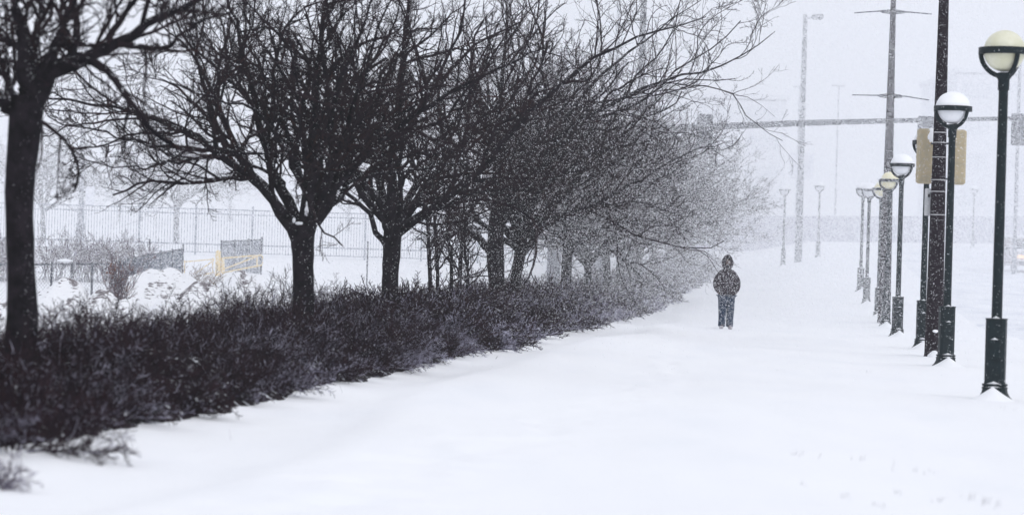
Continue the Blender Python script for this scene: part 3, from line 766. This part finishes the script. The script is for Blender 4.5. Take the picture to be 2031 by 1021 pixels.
# other distant poles
def far_pole(px, D, ptop, r, lab, pbase=500, bx=False, ban=False, head=False, mat='far_metal'):
    p = at(px, pbase, D); z = gz(p.x, D); t = at(px, ptop, D).z-z
    ro = empty('light_pole', (p.x, D, z)); tag(ro, lab, 'light pole')
    mb = MB(); mb.lathe([(r*1.15, -.2), (r, .2), (r*.75, t), (0, t+.03)], 14); mb.build('shaft', M[mat], ro)
    if bx: mb = MB(); mb.box((0, 0, .5), (r*3, r*3, 1.2), bev=.03); mb.build('base_box', M[mat], ro)
    if ban: mb = MB(); mb.box((r+.28, 0, zat(388, D, px)-z), (.42, .03, .9), bev=.01); mb.build('banner', M['banner'], ro)
    if head: mb = MB(); mb.box((0, 0, t), (1.2, .3, .14), bev=.04); mb.build('lamp_head', M[mat], ro)
    return ro
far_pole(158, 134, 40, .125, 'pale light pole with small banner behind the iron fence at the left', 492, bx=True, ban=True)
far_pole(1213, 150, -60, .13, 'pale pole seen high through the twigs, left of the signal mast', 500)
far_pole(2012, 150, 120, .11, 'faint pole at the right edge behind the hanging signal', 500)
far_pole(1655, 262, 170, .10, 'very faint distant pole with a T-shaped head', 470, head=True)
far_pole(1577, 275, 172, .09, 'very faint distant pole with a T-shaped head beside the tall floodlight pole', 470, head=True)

# mast arm with signals
DM = 120.0
pb = at(1262, 500, DM); pz = gz(pb.x, DM)
root = empty('signal_mast', (pb.x, DM, pz)); tag(root, 'hazy grey mast whose long arm spans the street above the lamps', 'signal mast')
mb = MB(); mb.lathe([(.2, -.2), (.19, .3), (.13, 12.5), (0, 12.55)], 16); mb.build('upright', M['grey_metal'], root)
mb = MB(); a = [at(1262, 258, DM), at(1455, 250, DM), at(1600, 244, DM), at(1760, 240, DM), at(1960, 236, DM), at(2090, 234, DM)]
mb.tube([p-root.location for p in a], [.165, .14, .125, .105, .085, .075], 12); mb.build('mast_arm', M['grey_metal'], root)
for px, py, lab in ((1398, 258, 'hazy traffic signal on the long arm, half behind the twigs of the tree row'), (1836, 262, 'hazy traffic signal on the long arm, behind the yellow signal of the strapped pole'), (2022, 257, 'hazy traffic signal on the long arm at the right edge of the picture')):
    signal('traffic_signal', at(px, py, DM-.28), .42, 1.1, .2, M['grey_metal'], lab, 'signals on the long mast arm', back=True)

# far wall
def wall():
    mb = MB(); n = 40
    A = at(1230, 500, 203); B = at(2200, 490, 240)
    for k in range(n):
        t0, t1 = k/n, (k+1)/n-.0004; p = A.lerp(B, t0); q = A.lerp(B, t1)
        for pp in (p, q): pass
        ang = math.atan2(q.y-p.y, q.x-p.x); c = (p+q)/2; L = (q-p).length
        top = at(1500, 428, c.y).z*0+at(1015+(c.x*F/c.y), 428, c.y).z; bot = gz(c.x, c.y)-.5
        mb.box((c.x, c.y, (top+bot)/2), (L, .35, top-bot), rz=ang)
    o = mb.build('boundary_wall', M['concrete']); tag(o, 'long low grey wall across the far end, behind the faint lamps', 'wall')
    mb = MB()
    for k in range(0, n):
        p = A.lerp(B, k/n); q = A.lerp(B, (k+1)/n); c = (p+q)/2; L = (q-p).length
        top = at(1015+(c.x*F/c.y), 428, c.y).z
        mb.box((c.x, c.y, top+.03), (L, .42, .06), rz=math.atan2(q.y-p.y, q.x-p.x))
    mb.build('snow_topping', M['snow_lump'], o)
wall()

M['far_wall'] = pm('pale_building_wall', (.64, .65, .69), .9, (.70, .71, .75), .2)  # haze paleness is put into these wall and glass colours
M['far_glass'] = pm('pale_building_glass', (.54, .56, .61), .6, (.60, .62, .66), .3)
def far_building(x0, x1, D, ytop, depth, floors, bays, lab):
    A = at(x0, 500, D); B = at(x1, 500, D); W_ = B.x-A.x; H = at((x0+x1)/2, ytop, D).z; z0 = gz(A.x, D)
    ro = empty('building', ((A.x+B.x)/2, D+depth/2, z0)); tag(ro, lab, 'building', 'faint large buildings in the snow haze'); H -= z0
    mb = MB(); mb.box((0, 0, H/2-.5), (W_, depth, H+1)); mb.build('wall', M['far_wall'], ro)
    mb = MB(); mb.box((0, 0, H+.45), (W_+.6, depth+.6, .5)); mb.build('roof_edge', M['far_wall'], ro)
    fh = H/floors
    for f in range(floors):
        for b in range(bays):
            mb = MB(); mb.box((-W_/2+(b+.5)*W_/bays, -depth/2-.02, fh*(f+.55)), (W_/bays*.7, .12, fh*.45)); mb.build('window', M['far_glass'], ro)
far_building(1180, 1552, 330, 196, 30, 4, 4, 'barely visible wide building beyond the far wall, behind the right ends of the tree crowns')
far_building(1888, 2120, 345, 150, 30, 5, 3, 'barely visible tall building in the haze at the right edge, behind the nearest lamp')

# ------------------------------------------------------------------ iron picket fence
def iron_fence():
    D = 122.0; x0 = at(-60, 450, D).x; x1 = at(1125, 480, D).x
    root = empty('iron_fence', (x0, D, 0)); tag(root, 'long grey iron picket fence crossing behind the trees at the left', 'fence')
    zb = 1.66
    n = int((x1-x0)/2.42)+1; rails = MB(); pk = MB()
    def zg(x): return zb
    for k in range(n+1):
        x = k*2.42; mb = MB(); mb.box((x, 0, zb+.86), (.085, .085, 2.25), bev=.01); mb.ell((x, 0, zb+2.0), (.05, .05, .04), nu=8, nv=4); mb.build('post', M['iron'], root)
    L = n*2.42
    for z, th in ((1.86, .045), (1.66, .04), (.36, .05), (.02, .035)):
        mb = MB(); mb.box((L/2, 0, zb+z), (L, .04, th)); mb.build('rail', M['iron'], root)
    x = .12
    while x < L:
        if abs((x/2.42)-round(x/2.42))*2.42 > .07: pk.box((x, 0, zb+.94), (.022, .022, 1.86))
        x += .121
    pk.build('pickets', M['iron'], root)
iron_fence()

def wire_fence(name, A, B, h0, h1, npost, lab, slat=False, tall=None, dx=.09):
    """A, B ground points; posts, top rail and mesh"""
    A = Vector(A); B = Vector(B); root = empty(name, A); tag(root, lab, 'fence'); d = B-A; L = Vector((d.x, d.y, 0)).length
    def hp(t): return h0+(h1-h0)*t
    for k in range(npost):
        t = k/(npost-1); p = d*t; hh = hp(t)+(.06 if tall is None else tall.get(k, .06))
        mb = MB(); mb.tube([(p.x, p.y, p.z-.1), (p.x, p.y, p.z+hh)], .032, 8); mb.build('post', M['grey_metal'], root)
    mb = MB(); mb.tube([(0, 0, hp(0)), (d.x, d.y, d.z+hp(1))], .022, 8); mb.build('top_rail', M['grey_metal'], root)
    mb = MB()
    if slat:
        n = int(L/dx)
        for k in range(n):
            t = (k+.5)/n; p = d*t; mb.box((p.x, p.y, p.z+hp(t)/2), (abs(d.x)/n*.88 if abs(d.x) > .3 else .05, .012, hp(t)-.04), rz=math.atan2(d.y, d.x) if abs(d.x) > .3 else 0)
        mb.build('slats', M['slat'], root)
    else:
        n = int(L/dx)
        for k in range(n):
            t = k/n; p = d*t; q = d*min(1, t+.9/L)
            mb.tube([(p.x, p.y, p.z+.02), (q.x, q.y, q.z+hp(t)-.02)], .0032, 3, cap=False)
            mb.tube([(p.x, p.y, p.z+hp(t)-.02), (q.x, q.y, q.z+.02)], .0032, 3, cap=False)
        mb.build('mesh', M['wire'], root)
    return root
def GP3(px, D, dz=0): p = at(px, 560, D); return (p.x, D, gz(p.x, D)+dz)
a = GP3(-20, 79); b = GP3(262, 80)
hA = zat(525, 79, -20)-a[2]; hB = zat(523, 80, 262)-b[2]
wf = wire_fence('wire_fence', a, b, hA, hB, 8, 'low wire mesh fence with round posts in front of the brush at the far left')
mb = MB(); c_ = at(128, 517, 79.6)-wf.location; mb.ell(c_, (.22, .10, .05), nu=16, nv=6, nz=.3); mb.build('snow_topping', M['snow_lump'], wf)
a = GP3(236, 80.5); b = GP3(361, 99); hA = zat(517, 80.5, 236)-a[2]; hB = zat(493, 99, 361)-b[2]
wire_fence('slatted_fence', a, b, hA, hB, 6, 'grey slatted mesh fence climbing right behind the biggest snow pile', True, {5: .15}, .13)
a = GP3(437, 107); b = GP3(517, 105); b = (b[0], b[1], b[2]); hA = zat(479, 107, 437)-a[2]; hB = zat(475, 105, 517)-b[2]
wire_fence('slatted_fence', a, b, hA, hB, 4, 'grey slatted fence panel standing just behind the yellow gate', True, {3: .1}, .09)
p = at(295, 540, 100); mb = MB(); zt = zat(476, 100, 295); zz = gz(p.x, 100); mb.tube([(0, 0, -.1), (0, 0, zt-zz)], .028, 8); mb.ell((0, 0, zt-zz), (.04, .04, .03), nu=8, nv=4)
o = mb.build('fence_post', M['grey_metal']); o.location = (p.x, 100, zz); tag(o, 'single bare post standing behind the slatted fence', 'post')
p = at(728, 540, 100); mb = MB(); zt = zat(480, 100, 728); zz = gz(p.x, 100); mb.tube([(0, 0, -.1), (0, 0, zt-zz)], .028, 8); mb.ell((0, 0, zt-zz), (.04, .04, .03), nu=8, nv=4)
o = mb.build('fence_post', M['grey_metal']); o.location = (p.x, 100, zz); tag(o, 'single bare post between the second and third street trees', 'post')

# yellow barrier gate
DG = 103.0
o0 = at(432, 543, DG); root = empty('barrier_gate', (o0.x, DG, gz(o0.x, DG))); tag(root, 'yellow pipe barrier gate with two braced leaves and a thick post', 'gate')
def gp(px, py, dd=0): return at(px, py, DG+dd)-root.location
mb = MB(); mb.tube([gp(432, 549), gp(433, 500)], .10, 12); mb.ell(gp(433, 500), (.10, .10, .07), nu=12, nv=5); mb.build('post', M['gate_yellow'], root)
mb = MB(); mb.tube([gp(442, 543), gp(442, 512)], .065, 10); mb.build('hinge_post', M['gate_yellow'], root)
mb = MB()
for u_, v_ in (((440, 512), (518, 506)), ((440, 541), (517, 526)), ((445, 533), (511, 508)), ((510, 506), (510, 528))): mb.tube([gp(*u_), gp(*v_, -1.0)], .03, 8)
mb.tube([gp(518, 505, -1), gp(521, 510, -1), gp(521, 522, -1), gp(518, 527, -1)], .024, 8)
mb.build('leaf', M['gate_yellow'], root)
mb = MB()
for u_, v_ in (((424, 514), (366, 519)), ((424, 540), (368, 552)), ((424, 516), (378, 549)), ((422, 512), (422, 540)), ((366, 517), (366, 540))): mb.tube([gp(*u_), gp(*v_, 1.0)], .022, 8)
mb.build('leaf', M['gate_yellow'], root)

# utility boxes behind the hedge
for px, D, w_, pt, pbm, lab in ((1098, 104, .5, 488, 530, 'pale utility box behind the hedge, left of the sixth trunk'), (1187, 118, .4, 495, 525, 'pale utility box behind the hedge between the seventh and eighth trunks')):
    p = at(px, pbm, D); z = gz(p.x, D); h = at(px, pt, D).z-z
    mb = MB(); mb.box((0, 0, h/2-.05), (w_, .4, h+.1), bev=.03); mb.box((0, 0, h+.01), (w_+.06, .46, .05), bev=.015)
    o = mb.build('utility_box', M['far_metal']); o.location = (p.x, D, z); tag(o, lab, 'box', 'pale boxes behind the hedge')
    mb = MB(); mb.box((0, 0, h+.055), (w_+.02, .42, .05), bev=.02); mb.build('snow_topping', M['snow_lump'], o)

# ------------------------------------------------------------------ snow piles
def dirt_mat():
    m = bpy.data.materials.new('snow_over_dirt'); m.use_nodes = True; t = m.node_tree; b = t.nodes['Principled BSDF']; b.inputs['Roughness'].default_value = .9
    g = t.nodes.new('ShaderNodeNewGeometry'); n = t.nodes.new('ShaderNodeTexNoise'); n.inputs['Scale'].default_value = 7; n.inputs['Detail'].default_value = 7; n.inputs['Roughness'].default_value = .65
    mp = t.nodes.new('ShaderNodeMapping'); mp.inputs['Scale'].default_value = (.8, .8, 2.4); t.links.new(g.outputs['Position'], mp.inputs[0]); t.links.new(mp.outputs[0], n.inputs['Vector'])
    at_ = t.nodes.new('ShaderNodeAttribute'); at_.attribute_name = 'crest'
    ma = t.nodes.new('ShaderNodeMath'); ma.operation = 'MULTIPLY_ADD'; ma.inputs[1].default_value = .22; t.links.new(at_.outputs['Fac'], ma.inputs[0]); t.links.new(n.outputs[0], ma.inputs[2])
    r = t.nodes.new('ShaderNodeMapRange'); r.inputs[1].default_value = .66; r.inputs[2].default_value = .74; t.links.new(ma.outputs[0], r.inputs[0])
    mix = t.nodes.new('ShaderNodeMix'); mix.data_type = 'RGBA'; mix.inputs[6].default_value = (.91, .92, .95, 1); mix.inputs[7].default_value = (.20, .18, .19, 1)
    t.links.new(r.outputs[0], mix.inputs[0]); t.links.new(mix.outputs[2], b.inputs['Base Color'])
    bp = t.nodes.new('ShaderNodeBump'); bp.inputs['Distance'].default_value = .05; t.links.new(n.outputs[0], bp.inputs['Height']); t.links.new(bp.outputs[0], b.inputs['Normal'])
    return m
M['pile'] = dirt_mat()
def pile(px, py, D, rx, ry, seed, lab, sk=0.0):
    top = at(px, py, D); z0 = gz(top.x, D); h = top.z-z0
    nr, na = 34, 90; V = []; cr = []
    for i in range(nr+1):
        for k in range(na):
            r = i/nr; a = 2*math.pi*k/na
            x = r*math.cos(a); y = r*math.sin(a)
            wx = rx*(1+.18*noise.noise(Vector((math.cos(a)*1.3, math.sin(a)*1.3, seed))))
            b = (1-r)**1.0 if r > .5 else (1-r)
            b = .5*(1+math.cos(math.pi*r))*.55+.45*(1-r)
            X = (x+sk*b)*wx; Y = y*ry
            n1 = noise.noise(Vector((X*.9, Y*.9, seed*3.0))); n2 = noise.noise(Vector((X*2.6, Y*2.6, seed+5.0))); n3 = noise.noise(Vector((X*7, Y*7, seed+9.0)))
            z = h*b*(1+.22*n1)+(.13*n2+.045*n3)*min(1, (1-r)*3)-.12*r
            V.append((X, Y, z)); cr.append(max(0, 1-abs(n1)*5)*.8+max(0, n3)*1.0+.3*(1 if b > .75 else 0))
    i = np.arange(nr)[:, None]*na; k = np.arange(na)[None, :]; k2 = (k+1) % na
    Fq = np.stack([i+k, i+na+k, i+na+k2, i+k2], -1).reshape(-1, 4)
    o = mesh_np('snow_pile', V, Fq, M['pile'], loc=(top.x, D, z0))
    at_ = o.data.attributes.new('crest', 'FLOAT', 'POINT'); at_.data.foreach_set('value', np.array(cr, np.float32))
    tag(o, lab, 'snow pile', 'ploughed snow piles behind the hedge')
pile(130, 550, 66, 1.5, 1.6, 1, 'lumpy snow pile with dirt along its crest, just right of the black trunk')
pile(308, 528, 70, 2.6, 2.6, 2, 'biggest and highest ploughed snow pile, below the slatted fence', .1)
pile(488, 538, 72, 1.9, 2.0, 3, 'low snow pile below the yellow gate, next to the forked tree')
pile(215, 575, 61, 1.5, 1.6, 4, 'low snow pile in front, between the crested pile and the biggest one')
pile(405, 560, 63, 2.1, 1.8, 5, 'low broad snow pile in front of the yellow gate')
pile(25, 590, 62, 1.0, 1.5, 6, 'snow pile at the left edge, left of the black trunk')

# ------------------------------------------------------------------ vehicle
def car():
    p = at(2028, 537, 155); root = empty('snowy_car', (p.x, 155, gz(p.x, 155)+.02), R_(4)); tag(root, 'snow-covered tan car facing the camera at the right edge of the picture', 'car')
    mb = MB(); W_ = 1.98                                     # side profile extruded with rounded shoulders; front towards -Y
    prof = [(-2.35, .38), (-2.38, .62), (-2.32, .92), (-2.1, 1.06), (-1.2, 1.14), (-.95, 1.2), (1.9, 1.25), (2.3, 1.1), (2.36, .5), (2.3, .34)]
    secs = [(-W_/2, .90), (-W_/2+.05, .97), (-W_/2+.22, 1.0), (W_/2-.22, 1.0), (W_/2-.05, .97), (W_/2, .90)]
    vs = [(x, y*(.985 if k in (0, 5) else 1), .34+(z-.34)*s) for k, (x, s) in enumerate(secs) for y, z in prof]; n = len(prof)
    fs = [[k*n+i, k*n+(i+1) % n, (k+1)*n+(i+1) % n, (k+1)*n+i] for k in range(len(secs)-1) for i in range(n)]+[list(range(n)), [5*n+i for i in range(n)][::-1]]
    mb.add(vs, fs); body = mb.build('body', M['car'], root)
    mb = MB(); cab = [(-.98, 1.16), (-.25, 1.80), (.1, 1.86), (1.6, 1.84), (2.05, 1.2)]
    vs = [(x*(1 if z < 1.3 else .82), y, z) for x in (-.90, .90) for y, z in cab]; n = 5
    mb.add(vs, [[0, 1, 2, 3, 4], [9, 8, 7, 6, 5]]+[[i, i+5, (i+1) % 5+5, (i+1) % 5] for i in range(5)]); mb.build('cabin', M['car'], root)
    mb = MB(); mb.add([(-.82, -.965, 1.2), (.82, -.965, 1.2), (.70, -.30, 1.775), (-.70, -.30, 1.775)], [[0, 1, 2, 3]])
    mb.add([(-.82, -.99, 1.2), (.82, -.99, 1.2), (.70, -.325, 1.775), (-.70, -.325, 1.775)], [[0, 1, 2, 3]]); mb.build('windshield', M['glass'], root)
    for s in (-1, 1):
        mb = MB(); mb.box((s*.70, -2.385, .80), (.42, .06, .17), bev=.025); mb.build('headlight', M['headlight'] if s < 0 else M['glass'], root)
    mb = MB()
    for k in range(4): mb.box((0, -2.395, .70+.055*k), (.92, .03, .03), bev=.005)
    mb.build('grille', M['grey_metal'], root)
    mb = MB(); mb.box((0, -2.42, .50), (1.9, .16, .16), bev=.05); mb.build('bumper', M['glass'], root)
    for s in (-1, 1):
        for y in (-1.45, 1.45):
            mb = MB(); mb.lathe([(0, -.11), (.30, -.11), (.345, -.09), (.345, .09), (.30, .11), (0, .11)], 24); w_ = mb.build('wheel', M['rubber'], root); w_.rotation_euler = (0, R_(90), 0); w_.location = (s*.86, y, .34)
            mb = MB(); mb.lathe([(0, s*.118), (.19, s*.118), (.2, s*.10)], 18); mb.build('rim', M['far_metal'], w_)
    for s in (-1, 1):
        mb = MB(); mb.box((s*1.04, -.72, 1.24), (.2, .1, .15), bev=.03); mb.build('mirror', M['glass'], root)
    mb = MB(); mb.box((0, .75, 1.90), (1.5, 1.95, .16), bev=.07); mb.box((0, -1.68, 1.13), (1.72, 1.0, .15), bev=.07); mb.box((0, -2.44, .60), (1.7, .12, .06), bev=.02); mb.build('snow_cover', M['snow_lump'], root)
car()

# ------------------------------------------------------------------ walking person
def skin_mesh(name, joints, edges, mat, parent, levels=2, root_i=0, fat=1.0):
    me = bpy.data.meshes.new(name); me.from_pydata([j[0] for j in joints], edges, [])
    o = bpy.data.objects.new(name, me); COL.objects.link(o); o.parent = parent
    me.materials.append(mat)
    md = o.modifiers.new('skin', 'SKIN'); md.use_smooth_shade = True
    if not me.skin_vertices:
        bpy.context.view_layer.objects.active = o
    sv = me.skin_vertices[0].data
    for i, j in enumerate(joints): sv[i].radius = (j[1][0]*fat, j[1][1]*fat); sv[i].use_root = (i == root_i)
    sb = o.modifiers.new('sub', 'SUBSURF'); sb.levels = levels; sb.render_levels = levels
    return o
def person():
    p = at(1439, 655, 72.7); root = empty('person', (p.x, 72.7, gz(p.x, 72.7)+.015), R_(3))
    tag(root, 'person in dark hooded jacket and blue jeans walking toward the camera, hands in pockets', 'person')
    # -Y faces the camera
    J = [((0, 0, .95), (.15, .11)), ((0, .01, 1.15), (.14, .10)), ((0, .01, 1.36), (.17, .11)), ((0, 0, 1.48), (.08, .08)), ((0, -.01, 1.56), (.058, .06)), ((0, -.02, 1.66), (.078, .095)), ((0, -.02, 1.75), (.075, .09)),
         ((.19, .01, 1.40), (.07, .07)), ((.285, .03, 1.15), (.05, .05)), ((.235, -.07, .95), (.04, .04)), ((.17, -.13, .90), (.045, .03)),
         ((-.19, .01, 1.40), (.07, .07)), ((-.285, .03, 1.15), (.05, .05)), ((-.235, -.07, .95), (.04, .04)), ((-.17, -.13, .90), (.045, .03)),
         ((.095, 0, .86), (.09, .095)), ((.10, -.02, .50), (.062, .065)), ((.095, .02, .12), (.045, .048)), ((.10, -.10, .045), (.042, .03)),
         ((-.095, 0, .86), (.09, .095)), ((-.10, -.05, .50), (.062, .065)), ((-.10, .0, .12), (.045, .048)), ((-.115, -.12, .045), (.042, .03))]
    E = [(0, 1), (1, 2), (2, 3), (3, 4), (4, 5), (5, 6), (2, 7), (7, 8), (8, 9), (9, 10), (2, 11), (11, 12), (12, 13), (13, 14), (0, 15), (15, 16), (16, 17), (17, 18), (0, 19), (19, 20), (20, 21), (21, 22)]
    skin_mesh('body', J, E, M['skin'], root)
    J = [((0, .0, .76), (.235, .16)), ((0, .0, .96), (.25, .17)), ((0, .0, 1.18), (.24, .17)), ((0, .01, 1.36), (.21, .15)), ((0, .01, 1.47), (.18, .13)), ((0, .0, 1.55), (.14, .125)),
         ((.225, .01, 1.40), (.105, .11)), ((.30, .02, 1.27), (.095, .10)), ((.325, .03, 1.12), (.09, .095)), ((.27, -.04, .99), (.078, .08)), ((.21, -.115, .93), (.06, .055)),
         ((-.225, .01, 1.40), (.105, .11)), ((-.30, .02, 1.27), (.095, .10)), ((-.325, .03, 1.12), (.09, .095)), ((-.27, -.04, .99), (.078, .08)), ((-.21, -.115, .93), (.06, .055))]
    J = [((x*.86, y, z), (r[0]*.95, r[1]*.95)) for (x, y, z), r in J]
    E = [(0, 1), (1, 2), (2, 3), (3, 4), (4, 5), (3, 6), (6, 7), (7, 8), (8, 9), (9, 10), (3, 11), (11, 12), (12, 13), (13, 14), (14, 15)]
    jk = skin_mesh('jacket', J, E, M['jacket'], root, fat=1.06)
    mb = MB()
    for z in (.86,): mb.lathe([(.19, -.02), (.20, 0), (.19, .03)], 24, (0, 0, z))
    for k in range(6): mb.box((0, -.163+.004*k*0, .92+.09*k), (.012, .01, .085))
    zp = mb.build('zip', M['grey_metal'], jk)
    J = [((0, 0, .88), (.17, .125)), ((.095, 0, .80), (.105, .11)), ((.105, -.015, .50), (.082, .085)), ((.10, .01, .30), (.074, .078)), ((.10, .02, .10), (.072, .078)), ((.10, .015, .06), (.078, .085)),
         ((-.095, 0, .80), (.105, .11)), ((-.105, -.045, .50), (.082, .085)), ((-.10, -.02, .30), (.074, .078)), ((-.105, .0, .10), (.072, .078)), ((-.108, -.005, .06), (.078, .085))]
    E = [(0, 1), (1, 2), (2, 3), (3, 4), (4, 5), (0, 6), (6, 7), (7, 8), (8, 9), (9, 10)]
    skin_mesh('jeans', J, E, M['jeans'], root, fat=1.28)
    # hood: shell round the head, open at the face
    mb = MB(); nu, nv = 28, 18; vs = []; fs = []
    for i in range(nv+1):
        ph = math.pi*i/nv
        for k in range(nu+1):
            th = R_(-90)+R_(36)+R_(288)*k/nu
            rx_, ry_, rz_ = .132, .15, .172*(1+.12*max(0, math.cos(ph))**4)
            x = rx_*math.sin(ph)*math.cos(th); y = ry_*math.sin(ph)*math.sin(th); z = rz_*math.cos(ph)
            f_ = 1+.03*noise.noise(Vector((x*9, y*9, z*9))); vs.append((x*f_, y*f_-.0, 1.695+z*f_))
    for i in range(nv):
        for k in range(nu): a = i*(nu+1)+k; fs.append([a, a+1, a+nu+2, a+nu+1])
    mb.add(vs, fs, 0, True)
    rim = [vs[i*(nu+1)] for i in range(2, nv-1)]+[vs[i*(nu+1)+nu] for i in range(nv-2, 1, -1)]
    rim = [Vector(v)+Vector((0, -.012, 0)) for v in rim]; mb.tube(rim+[rim[0]], .020, 8, cap=False)
    h = mb.build('hood', M['jacket'], root); so_ = h.modifiers.new('solid', 'SOLIDIFY'); so_.thickness = .02
    mb = MB(); mb.ell((0, -.075, 1.69), (.072, .06, .095), nu=20, nv=12)      # face: brow, nose, mouth, eyes
    mb.ell((0, -.138, 1.68), (.014, .02, .024), nu=10, nv=6)
    mb.ell((-.028, -.128, 1.705), (.013, .009, .008), 1, nu=8, nv=4); mb.ell((.028, -.128, 1.705), (.013, .009, .008), 1, nu=8, nv=4)
    mb.ell((0, -.130, 1.645), (.024, .01, .007), 1, nu=8, nv=4); mb.ell((0, -.098, 1.605), (.075, .05, .05), 1, nu=12, nv=6)
    mb.build('face', [M['skin'], M['black']], root)
    for s in (-1, 1):
        mb = MB(); x, y = (.102, .0) if s > 0 else (-.112, -.02)
        mb.ell((x+s*.01, y-.055, .045), (.052, .14, .055), nu=18, nv=10, z0=-.75); mb.ell((x, y+.02, .08), (.052, .06, .06), nu=14, nv=8)
        mb.build('shoe', M['shoe'], root)
    mb = MB(); 
    for s in (-1, 1): mb.box((s*.17, -.145, .93), (.09, .012, .12), bev=.004)
    mb.build('pocket_flap', M['jacket'], jk)
person()

# ------------------------------------------------------------------ falling snow
def snowfall():
    rng = np.random.default_rng(99)
    # view cover by distance; flake density raised with depth to stand in for haze
    Ds = np.array([30, 47, 60, 70, 83, 95, 106, 118, 135, 160, 205, 228])
    tau = np.array([.0, .008, .03, .08, .19, .31, .40, .50, .68, .94, 1.2, 1.3])*SNOWK
    pxs = np.array([1.0, .85, .75, .7, .7, .7, .7, .72, .75, .8, .85, .85])      # flake width in photo pixels
    out = []
    edges = np.linspace(30, 228, 100)
    tt = np.interp(edges, Ds, tau)
    for a, b, t0, t1 in zip(edges[:-1], edges[1:], tt[:-1], tt[1:]):
        m = (a+b)/2; s = np.interp(m, Ds, pxs)*m/F         # metres
        x0, x1 = -.20*m-1.5, .20*m+1.5; zt = EYE+.096*m+.8; zb = max(-.2, EYE-.10*m-.5)
        area = (x1-x0)*(zt-zb); n = int((t1-t0)*area/(.62*s*s))
        P = np.stack([rng.uniform(x0, x1, n), rng.uniform(a, b, n), rng.uniform(zb, zt, n)], -1)
        g_ = ground_z(P[:, 0], P[:, 1]); k = (P[:, 2] > g_+.03)&(P[:, 2] < 26.0); P = P[k]
        out.append(np.concatenate([P, (s*np.exp(rng.normal(0, .22, len(P))))[:, None]], 1))
    A = np.concatenate(out); n = len(A); print('flakes', n)
    tri = np.array([[1, 0, 0], [-.5, .866, 0], [-.5, -.866, 0]], float)
    q = rng.normal(size=(n, 4)); q /= np.linalg.norm(q, axis=1, keepdims=True)
    w_, x, y, z = q.T
    Rm = np.stack([1-2*(y*y+z*z), 2*(x*y-z*w_), 2*(x*z+y*w_), 2*(x*y+z*w_), 1-2*(x*x+z*z), 2*(y*z-x*w_), 2*(x*z-y*w_), 2*(y*z+x*w_), 1-2*(x*x+y*y)], -1).reshape(n, 3, 3)
    V = np.einsum('nij,kj->nki', Rm, tri)*(A[:, 3])[:, None, None]+A[:, None, :3]
    Fq = np.arange(n*3).reshape(-1, 3)
    o = mesh_np('falling_snow', V.reshape(-1, 3), Fq, M['flake'], smooth=False)
    tag(o, 'snowflakes in the street, thickened with distance in place of haze', 'snowfall', kind='stuff')
SNOWK = 1.0
snowfall()

# ------------------------------------------------------------------ haze
mb = MB(); mb.box((40, 340, 14.0), (1300, 770, 31.0))
hz = mb.build('haze', []); tag(hz, 'pale snowy air filling the street', 'haze', kind='stuff')
hm = bpy.data.materials.new('haze'); hm.use_nodes = True; t = hm.node_tree; t.nodes.clear()
v = t.nodes.new('ShaderNodeVolumePrincipled'); v.inputs['Color'].default_value = (.94, .955, .985, 1); v.inputs['Density'].default_value = .0006; v.inputs['Anisotropy'].default_value = 0.0
o_ = t.nodes.new('ShaderNodeOutputMaterial'); t.links.new(v.outputs[0], o_.inputs['Volume'])
hz.data.materials.clear(); hz.data.materials.append(hm)
